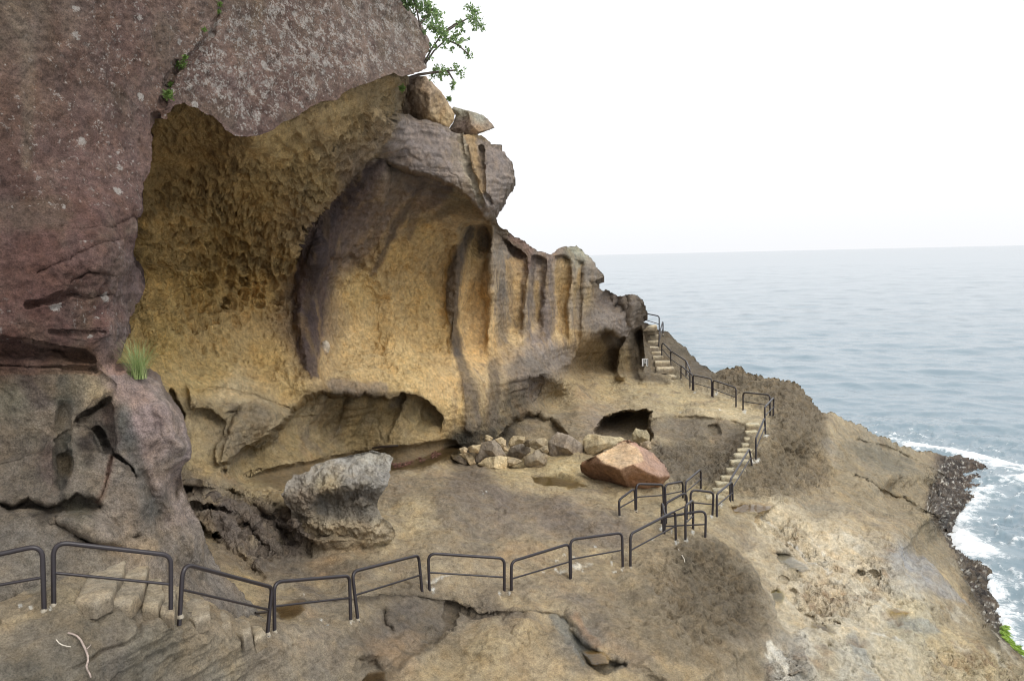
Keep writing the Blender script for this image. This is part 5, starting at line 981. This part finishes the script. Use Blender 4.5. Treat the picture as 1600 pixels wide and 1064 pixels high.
HOOPS = [
 ((-80,972),(-86,884),(66,851),(69,952),'railing cut off by the left edge, on the landing above the near steps',{}),
 ((84,943),(83,846),(267,867),(267,958),'widest railing in front of the near stone steps',{}),
 ((281,961),(286,880),(425,917),(418,988),'railing sloping down beside the lowest near steps',{}),
 ((429,985),(428,909),(546,899),(548,968),'railing in front of the small brown puddle below the steps',{}),
 ((559,966),(550,893),(654,867),(660,929),'railing right of the puddle, its top rail slanting up to the right',{}),
 ((671,924),(669,864),(788,872),(788,931),'railing with nearly level top at the middle of the near row',{}),
 ((799,931),(799,877),(890,849),(891,905),'slanting railing above the grey wet gully',{}),
 ((892,904),(891,843),(972,832),(973,886),'railing on the flat left of the gap in the near row',{}),
 ((985,885),(985,834),(1055,798),(1056,845),'railing climbing beside the dark rough hump',{}),
 ((1037,836),(1036,808),(1103,797),(1102,841),'low dark railing standing on top of the rough hump',{}),
 ((1071,844),(1071,790),(1083,781),(1083,831),'narrow railing seen almost end on above the rough hump',{}),
 ((1034,822),(1034,783),(1039,806),(1038,836),'thin railing seen edge on, left of the narrow one',{}),
 ((1041,823),(1040,786),(1073,768),(1073,812),'railing rising behind the edge-on railing',{}),
 ((1079,804),(1079,765),(1115,769),(1113,807),'railing across the end of the flat below the middle steps',{}),
 ((1120,808),(1120,772),(1144,752),(1145,787),'railing at the foot of the middle steps beside the brown pool',{}),
 ((968,806),(967,781),(992,762),(993,797),'slanting railing half sunk behind the brown mound by the red boulder',{}),
 ((994,797),(994,756),(1036,757),(1037,790),'level railing directly below the big reddish boulder',{}),
 ((1040,788),(1039,757),(1067,752),(1067,782),'short railing right below the reddish boulder corner',{}),
 ((1071,785),(1071,753),(1095,733),(1095,764),'railing climbing toward the pitted bank left of the middle steps',{}),
 ((1141,785),(1141,750),(1171,701),(1175,729),'long steep railing on the lower half of the middle steps',{}),
 ((1181,718),(1181,685),(1195,652),(1196,681),'steep railing on the upper half of the middle steps',{}),
 ((1195,664),(1195,636),(1209,621),(1208,651),'railing at the head of the middle steps on the terrace edge',{}),
 ((1161,641),(1161,613),(1203,617),(1203,650),'railing along the seaward edge of the terrace near the head of the steps',{}),
 ((1114,621),(1114,594),(1150,606),(1150,636),'grey thin railing sloping along the terrace edge',{}),
 ((1084,611),(1083,586),(1112,592),(1112,620),'dark railing with two stout posts at the back of the terrace',{}),
 ((1064,592),(1064,571),(1082,586),(1082,611),'railing at the foot of the farthest steps, sloping down to the terrace',{}),
 ((1072,591),(1072,563),(1078,578),(1078,605),'short railing behind the foot of the farthest steps',{}),
 ((1048,574),(1048,548),(1072,564),(1072,591),'railing half way down the farthest steps',{}),
 ((1034,556),(1034,534),(1048,548),(1048,574),'railing beside the middle of the farthest steps',{}),
 ((1029,547),(1030,522),(1036,501),(1036,522),'steep railing on the upper part of the farthest steps',{'da': 50.5, 'db': 52}),
 ((1004,508),(1004,489),(1030,494),(1030,519),'topmost railing at the head of the farthest steps against the sea',{'da': 52.5, 'db': 52.2}),
]
for fa, ta, tb, fb, lab, kw in HOOPS: hoop(fa, ta, tb, fb, lab, **kw)

# ================================================================== POOLS
mw, tw, bw = new_mat('pool_water'); tw.nodes.remove(bw)
tr = N_(tw, 'ShaderNodeBsdfTransparent'); tr.inputs[0].default_value = (.90, .86, .76, 1)
gl = N_(tw, 'ShaderNodeBsdfGlossy'); gl.inputs['Roughness'].default_value = .04
fr = N_(tw, 'ShaderNodeFresnel'); fr.inputs[0].default_value = 1.33
mx = N_(tw, 'ShaderNodeMixShader'); tw.links.new(fr.outputs[0], mx.inputs[0]); tw.links.new(tr.outputs[0], mx.inputs[1]); tw.links.new(gl.outputs[0], mx.inputs[2])
tw.links.new(mx.outputs[0], tw.nodes['Material Output'].inputs[0])
tcw = N_(tw, 'ShaderNodeTexCoord').outputs['Object']; bw2 = N_(tw, 'ShaderNodeBump'); bw2.inputs['Distance'].default_value = .004
tw.links.new(noise(tw, tcw, 6, 3), bw2.inputs['Height']); tw.links.new(bw2.outputs[0], gl.inputs['Normal'])
for nm, (pl, h) in POOLS.items():
    a = roughen(np.array(pl, float), .06, 3, 9); c = a.mean(0); a = c + (a - c) * 1.06
    Pp = unproj(a[:, 0], a[:, 1], d_at_h(a[:, 0], a[:, 1], h))
    me = bpy.data.meshes.new('pool_water'); me.from_pydata([tuple(x) for x in Pp], [], [list(range(len(Pp)))[::-1]]); me.materials.append(mw)
    o = bpy.data.objects.new('pool_water', me); COL.objects.link(o); tag(o, kind='structure')

# ================================================================== PLANTS, DRIFTWOOD, SIGN
def leaf_mat(name, c1, c2):
    m, t, b = new_mat(name); g = N_(t, 'ShaderNodeNewGeometry')
    c = N_(t, 'ShaderNodeMixRGB'); t.links.new(g.outputs['Random Per Island'], c.inputs[0]); c.inputs[1].default_value = (*lin(c1), 1); c.inputs[2].default_value = (*lin(c2), 1)
    tc = N_(t, 'ShaderNodeTexCoord').outputs['Object']
    cc = mix(t, 'MULTIPLY', 1., c.outputs[0], ramp(t, noise(t, tc, 4, 3), [(.3, .75), (.7, 1.2)]))
    t.links.new(cc, b.inputs['Base Color']); b.inputs['Roughness'].default_value = .5
    tl = N_(t, 'ShaderNodeBsdfTranslucent'); t.links.new(cc, tl.inputs[0]); mx = N_(t, 'ShaderNodeMixShader'); mx.inputs[0].default_value = .35
    t.links.new(b.outputs[0], mx.inputs[1]); t.links.new(tl.outputs[0], mx.inputs[2]); t.links.new(mx.outputs[0], t.nodes['Material Output'].inputs[0]); return m
MAT_LEAF = leaf_mat('shrub_leaf', (100,140,76), (160,192,110)); MAT_GRASS = leaf_mat('grass_blade', (122,154,70), (180,194,116)); MAT_MOSS = leaf_mat('moss_leaf', (84,120,40), (126,160,60))
MAT_BARK = simple_mat('bark', (98,84,74), .9, 0, 12, .35, .01); MAT_DRIFT = simple_mat('driftwood', (168,146,132), .8, 0, 14, .4, .006); MAT_PALEWOOD = simple_mat('bleached_wood', (206,194,172), .85, 0, 14, .3, .004); MAT_DARKWOOD = simple_mat('wet_wood', (60,48,40), .5, 0, 14, .3, .004)
def leaves(rs, centres, n, size):
    vs = []; fs = []
    for (c, r) in centres:
        for k in range(max(3, int(n * r ** 2))):
            d = Vector(rs.normal(size=3)); p = c + Vector(rs.normal(size=3)) * r * .45
            a = Vector(rs.normal(size=3)).normalized(); b = a.cross(d).normalized(); L = size * rs.uniform(.7, 1.3); w_ = L * .3
            m = len(vs); nrm = a.cross(b) * L * .12
            vs += [p, p + a * L * .5 + b * w_ - nrm, p + a * L, p + a * L * .5 - b * w_ - nrm]; fs.append((m, m + 1, m + 2, m + 3))
    return np.array([tuple(x) for x in vs]), np.array(fs)
rs = np.random.RandomState(3); DS = 25.6
sh = empty('shrub', V3(655, 100, DS), 'leafy green shrub leaning out over the sea from the cliff top', 'shrub')
CL = [(640,4,15),(655,12,10),(668,8,8),(672,18,11),(682,24,10),(664,30,8),(676,40,12),(688,44,9),(690,52,9),(662,50,6),(695,58,6),(716,35,5),(722,36,4),(717,42,4),(722,48,4),(715,54,4),(708,60,6),(700,66,4),(712,64,4),(722,64,4),(730,61,3),(717,70,3),(707,76,4),(693,71,4),(733,12,6),(742,17,7),(736,27,7),(745,33,7),(752,40,6),(743,45,4),(754,45,3),(731,79,5),(733,87,5),(680,112,6),(685,106,5),(693,110,6),(688,119,5),(697,115,4),(702,109,3),(712,104,5),(718,116,5),(721,121,3),(708,131,4),(708,138,4),(724,108,2),(675,121,4),(671,75,4),(680,74,4),(672,92,3),(620,-8,20),(650,-10,16),(600,-22,18)]
vs, fs = leaves(rs, [(V3(x, y, DS + rs.uniform(-.35, .35)), r / FPX * DS) for x, y, r in CL], 3200, .10)
mesh_from('foliage', vs - np.array(sh.location), fs, {}, MAT_LEAF, sh, smooth=False)
for i, pl in enumerate([[(660,104),(675,76),(690,55),(700,45),(714,36)], [(664,100),(678,80),(697,62),(716,55)], [(690,55),(715,38),(735,27)], [(640,122),(655,117),(668,115),(690,112),(715,110)], [(700,112),(708,125),(708,138)], [(660,60),(655,35),(650,10),(640,-10)], [(655,40),(668,25),(676,15)], [(697,62),(715,70),(732,85)]]):
    tube_obj('branch', [V3(x, y, DS + .1 * math.sin(3 * k + i)) for k, (x, y) in enumerate(pl)], [.030 * (1 - .6 * k / len(pl)) * (1.6 if i == 3 else 1) for k in range(len(pl))], MAT_BARK, sh, 7)
def tuft(name, x, y, d, n, L, spread, label, cat, mat, wid=.006, seed=0, droop=.35):
    r = np.random.RandomState(seed); root = V3(x, y, d); V_ = []; Q_ = []
    for k in range(n):
        a = r.uniform(0, 2 * math.pi); lean = r.uniform(.05, spread); l = L * r.uniform(.5, 1.1); dirh = Vector((math.cos(a), math.sin(a), 0)); sd = Vector((-math.sin(a), math.cos(a), 0))
        base = Vector((r.normal() * .06, r.normal() * .05, -.02)); m = len(V_)
        for i in range(6):
            t = i / 5; p = base + dirh * (lean * l * t ** 1.4) + Vector((0, 0, l * (t - droop * lean * t * t)))
            w_ = wid * (1 - t * .9); V_ += [tuple(p - sd * w_), tuple(p + sd * w_)]
        for i in range(5): Q_.append((m + 2 * i, m + 2 * i + 1, m + 2 * i + 3, m + 2 * i + 2))
    o = mesh_from(name, np.array(V_), np.array(Q_), {}, mat); o.location = root; tag(o, label, cat); return o
tuft('grass_tuft', 216, 590, gf(214, 592) - .02, 260, .78, .95, 'tuft of long green grass on the pinkish rock shoulder below the cave', 'grass', MAT_GRASS, .006, 5)
for i, (x, y, s_, lab) in enumerate([(263,148,9,'larger lower clump of bright green plants in the cliff crack above the cave corner'), (268,133,6,'small green clump just above the larger one in the cliff crack'), (283,100,9,'flat green clump at the bend of the cliff crack'), (289,90,4,'tiny green sprig just above the flat clump in the cliff crack'), (343,7,4,'faint green sprig near the top edge in the cliff crack'), (340,18,4,'second faint green sprig from the top in the cliff crack'), (320,47,3,'small yellowish sprig half way up the cliff crack'), (702,155,5,'small green sprig on the perched ochre block'), (628,138,6,'green sprig hanging by the root under the cliff brow')]):
    d = gf(x, y) - .04 if x < 600 else (29.2 if x > 690 else 24.4)
    c0 = V3(x, y, d); vs, fs = leaves(np.random.RandomState(50 + i), [(c0 + Vector((0, 0, 0)) * s_ / FPX * d, s_ / FPX * d * .7) for _ in range(1)], 60000, .05)
    o = mesh_from('cliff_plant', vs, fs, {}, MAT_MOSS, None, False); rebase(o); tag(o, lab, 'plant', 'plants in the cliff crack')
def stick(pl, r, mat, label, twigs=(), lift=.07, cat='driftwood'):
    pts = [V3(x, y, gd(x, y) - lift) for x, y in pl]; root = pts[0]
    e = empty('driftwood', root, label, cat); n = len(pts)
    tube_obj('stem', pts, [r * (1 - .25 * abs(2 * i / (n - 1) - 1)) for i in range(n)], mat, e, 8)
    for tw_ in twigs: tube_obj('twig', [V3(x, y, gd(x, y) - lift * 2) for x, y in tw_], r * .45, mat, e, 6)
stick([(106,988),(113,990),(120,993),(126,999),(130,1007),(134,1015),(137,1024),(137.5,1032),(135,1040),(136,1045),(140,1052),(142,1058)], .015, MAT_DRIFT, 'bent pinkish driftwood stick lying on the slope in the lower left corner', [[(135,1014),(139,1010),(142,1007)]])
stick([(88,999),(92,1004),(97,1007),(104,1009),(111,1010)], .008, MAT_PALEWOOD, 'thin pale twig beside the bent pinkish stick')
stick([(1060,857),(1062,863),(1066,868),(1069,873),(1070,878)], .012, MAT_PALEWOOD, 'thin white twig on top of the dark rough hump', lift=.03)
stick([(582,700),(596,698),(610,697),(622,696)], .05, MAT_DARKWOOD, 'dark wet branch lying in the shallow pool under the cave niche', lift=.28)
stick([(399,957),(412,956),(420,955)], .03, MAT_DARKWOOD, 'short black stick at the foot of the near steps by the puddle', lift=.05)
# little notice on the rock by the far steps
sg = empty('notice', V3(1007, 572, gd(1007, 567) - .12), 'small white notice with dark strokes on the rock beside the far steps', 'sign')
def quadbox(name, x0, y0, x1, y1, d, th, mat, parent):
    p = [V3(x0, y0, d), V3(x1, y0, d), V3(x1, y1, d), V3(x0, y1, d)]; b = [q_ + Vector((0, th, 0)) for q_ in p]
    vs = np.array([tuple(x) for x in p + b]) - np.array(parent.location)
    return mesh_from(name, vs, np.array([(0, 3, 2, 1), (4, 5, 6, 7), (0, 1, 5, 4), (1, 2, 6, 5), (2, 3, 7, 6), (3, 0, 4, 7)]), {}, mat, parent, False)
MAT_WHITE = simple_mat('notice_white', (214,212,206), .6, 0, 30, .1); MAT_INK = simple_mat('notice_ink', (40,40,44), .6, 0, 30, .1)
ds_ = min(gd(1003, 563), gd(1007, 567), gd(1012, 571)) - .12
quadbox('plate', 1003.2, 560.5, 1012.6, 572.2, ds_, .04, MAT_WHITE, sg)
for a in ((1005.6,561.2,1007.0,571.4),(1008.4,561.2,1009.6,566),(1008.4,567.2,1009.6,571.4),(1011.0,561.2,1012.0,571.4)): quadbox('ink_stroke', *a, ds_ - .02, .015, MAT_INK, sg)
# fallen leaves on the pool, seaweed at the waterline
r = np.random.RandomState(12); fl = roughen(np.array([(560,722),(600,706),(650,697),(690,694),(690,708),(660,722),(620,732),(600,735),(560,740),(500,750),(520,735)], float), .08, 6, 4); vs = []; fs = []
while len(fs) < 1500:
    x, y = r.uniform(500, 695), r.uniform(690, 750)
    if not inside(fl, np.array([x]), np.array([y]))[0] or perlin(np.array([[x / 14, y / 7, 1.]]))[0] < r.uniform(-.3, .3): continue
    p = V3(x, y, float(d_at_h(x, y, POOLS['cave'][1] - .015 - r.uniform(0, .02)))); a = Vector((r.normal(), r.normal(), r.normal() * .25)).normalized() * .05; b = a.cross(Vector((r.normal() * .3, r.normal() * .3, 1))).normalized() * .022
    m = len(vs); vs += [tuple(p - a), tuple(p + b), tuple(p + a), tuple(p - b)]; fs.append((m, m + 1, m + 2, m + 3))
MAT_FL = leaf_mat('dead_leaf', (108,62,54), (176,120,104))
tag(mesh_from('fallen_leaves', np.array(vs), np.array(fs), {}, MAT_FL, None, False), 'reddish fallen leaves scattered on the shallow pool under the niche', 'leaves', kind='stuff')
vs = []; fs = []; al = np.array([(1560,984),(1577,978),(1592,990),(1640,1022),(1640,1056),(1600,1028),(1584,1016),(1568,1000)], float)
while len(fs) < 2600:
    x, y = r.uniform(1564, 1640), r.uniform(980, 1052)
    if not inside(al, np.array([x]), np.array([y]))[0]: continue
    p = G(x, y) + Vector((-.03, -.08, .10)); a = Vector((.8 + r.normal() * .3, -.5 + r.normal() * .3, -.35 + r.normal() * .15)).normalized() * .10; b = Vector((r.normal(), r.normal(), r.normal())).normalized() * .02
    m = len(vs); vs += [tuple(p - a), tuple(p + b), tuple(p + a), tuple(p - b)]; fs.append((m, m + 1, m + 2, m + 3))
tag(mesh_from('seaweed', np.array(vs), np.array(fs), {}, leaf_mat('seaweed_green', (130,176,44), (184,222,72)), None, False), 'bright green seaweed on the rock edge at the waterline', 'seaweed', kind='stuff')

# ================================================================== SEA
rr = [16.]
while rr[-1] < 30000: rr.append(rr[-1] * (1.0055 if rr[-1] < 150 else 1.012 if rr[-1] < 800 else 1.05))
rr = np.array(rr); az = np.radians(np.r_[np.linspace(-75, 2, 60), np.linspace(3, 33, 420), np.linspace(34, 85, 50)])
Rg, Ag = np.meshgrid(rr, az, indexing='ij'); X = (Rg * np.sin(Ag)).ravel(); Y = (Rg * np.cos(Ag)).ravel(); Rf = Rg.ravel()
Z = np.zeros_like(X); r = np.random.RandomState(4)
for k in range(26):
    L = 1.1 * 1.19 ** k; a = math.radians(250) + r.normal() * .55; kx, ky = math.cos(a) * 2 * math.pi / L, math.sin(a) * 2 * math.pi / L
    amp_ = .009 * L ** .72 * min(1., (8 / L) ** .9); ph = r.uniform(0, 6.28)
    vis = np.clip(1.4 - Rf * .0062 * 2.2 / L, 0, 1); s_ = np.sin(X * kx + Y * ky + ph + .8 * np.sin(X * ky * .31 - Y * kx * .27 + ph))
    Z += amp_ * vis * (s_ - .35 * np.cos(2 * (X * kx + Y * ky + ph)))
Pn = np.c_[X, Y, np.zeros_like(X)]
# where the swell breaks: distance to the rock edge
wl = np.array([(1400,690),(1450,706),(1500,713),(1545,730),(1600,742),(1660,750),(1600,752),(1545,768),(1515,790),(1488,834),(1512,850),(1533,873),(1548,915),(1556,945),(1580,1000),(1600,1022),(1660,1080)], float)
W = unproj(wl[:, 0], wl[:, 1], d_at_h(wl[:, 0], wl[:, 1], CAMZ))
near = np.nonzero((Rf < 110) & (Ag.ravel() > math.radians(10)))[0]
ds = np.full(len(X), 99.); ds[near] = near_pt(W[:, :2], X[near], Y[near], False)[0]
sw = np.zeros(len(X)); pn = Pn[near]
fb = fbm(pn * .35 + 4, 4, .6); fb2 = ridged(pn * .55 + 14 + .5 * np.stack([fb, fb, fb * 0], 1), 5, .6)
foam = .85 * np.clip(1.0 - ds[near] / (1.8 + 1.8 * fb), 0, 1) ** 1.2
far = np.clip(1.1 - ds[near] / 14, 0, 1) * np.clip((fb2 - .60) * 3.0, 0, 1)
foam = np.maximum(foam * np.clip(.4 + 1.2 * (fb2 - .2), 0, 1.2), far * .9)
surge = np.array([(1480,830,16),(1500,850,16),(1520,865,14)]); Sw = unproj(surge[:, 0], surge[:, 1], d_at_h(surge[:, 0], surge[:, 1], CAMZ))
dsg = near_pt(Sw[:, :2], X[near], Y[near], False)[0]; foam = np.maximum(foam, np.clip(1.2 - dsg / 1.9, 0, 1))
bk = np.array([(1430,702),(1480,706),(1540,722),(1600,733)], float); Bk = unproj(bk[:, 0], bk[:, 1], d_at_h(bk[:, 0], bk[:, 1], CAMZ)); dbk = near_pt(Bk[:, :2], X[near], Y[near], False)[0]
foam = np.maximum(foam, np.clip(1.3 - dbk / (1.6 + 1.2 * fb), 0, 1) * np.clip(.5 + 1.4 * (fb2 - .3), 0, 1))
sw[near] = np.clip(foam, 0, 1)
Z[near] += .22 * sw[near] + .10 * sw[near] * fbm(pn * 2.2, 4)
nr, na = Rg.shape; idx = np.arange(nr * na).reshape(nr, na)
qs = np.stack([idx[:-1, :-1], idx[:-1, 1:], idx[1:, 1:], idx[1:, :-1]], -1).reshape(-1, 4)
ms, ts, bs = new_mat('sea_water'); tc = N_(ts, 'ShaderNodeTexCoord').outputs['Object']
fa = N_(ts, 'ShaderNodeAttribute', attribute_name='foam').outputs['Fac']
mp = N_(ts, 'ShaderNodeMapping'); mp.inputs['Rotation'].default_value = (0, 0, math.radians(-20)); mp.inputs['Scale'].default_value = (.55, 1., 1.); ts.links.new(tc, mp.inputs[0]); mv = mp.outputs[0]
nf = noise(ts, tc, 2.6, 8, .72, .6); nf2 = noise(ts, mv, 1.4, 6, .7, 1.)
ff = math_(ts, 'ADD', fa, math_(ts, 'MULTIPLY', math_(ts, 'SUBTRACT', nf, .5), 1.9))
ff = math_(ts, 'MULTIPLY', ramp(ts, ff, [(.50, 0.), (.92, .95)]), math_(ts, 'GREATER_THAN', fa, .02))
bs.inputs['Roughness'].default_value = .12; bs.inputs['IOR'].default_value = 1.33
cs = mix(ts, 'MIX', ramp(ts, nf2, [(.35, 0.), (.65, 1.)]), (.125, .185, .222), (.15, .215, .252))
cs = mix(ts, 'MIX', ramp(ts, fa, [(.02, 0.), (.6, .6)]), cs, (.21, .265, .285))
ts.links.new(mix(ts, 'MIX', ff, cs, (.82, .84, .84)), bs.inputs['Base Color'])
ts.links.new(math_(ts, 'ADD', .12, math_(ts, 'MULTIPLY', ff, .7)), bs.inputs['Roughness'])
h1 = noise(ts, mv, 2.4, 6, .62, .3); h2 = noise(ts, mv, .8, 5, .6, .2)
bu = N_(ts, 'ShaderNodeBump'); bu.inputs['Distance'].default_value = .032; bu.inputs['Strength'].default_value = .9; ts.links.new(h1, bu.inputs['Height'])
bu2 = N_(ts, 'ShaderNodeBump'); bu2.inputs['Distance'].default_value = .07; bu2.inputs['Strength'].default_value = .7; ts.links.new(h2, bu2.inputs['Height']); ts.links.new(bu.outputs[0], bu2.inputs['Normal']); ts.links.new(bu2.outputs[0], bs.inputs['Normal'])
tag(mesh_from('sea', np.c_[X, Y, Z], qs, {'foam': sw}, ms), kind='structure')
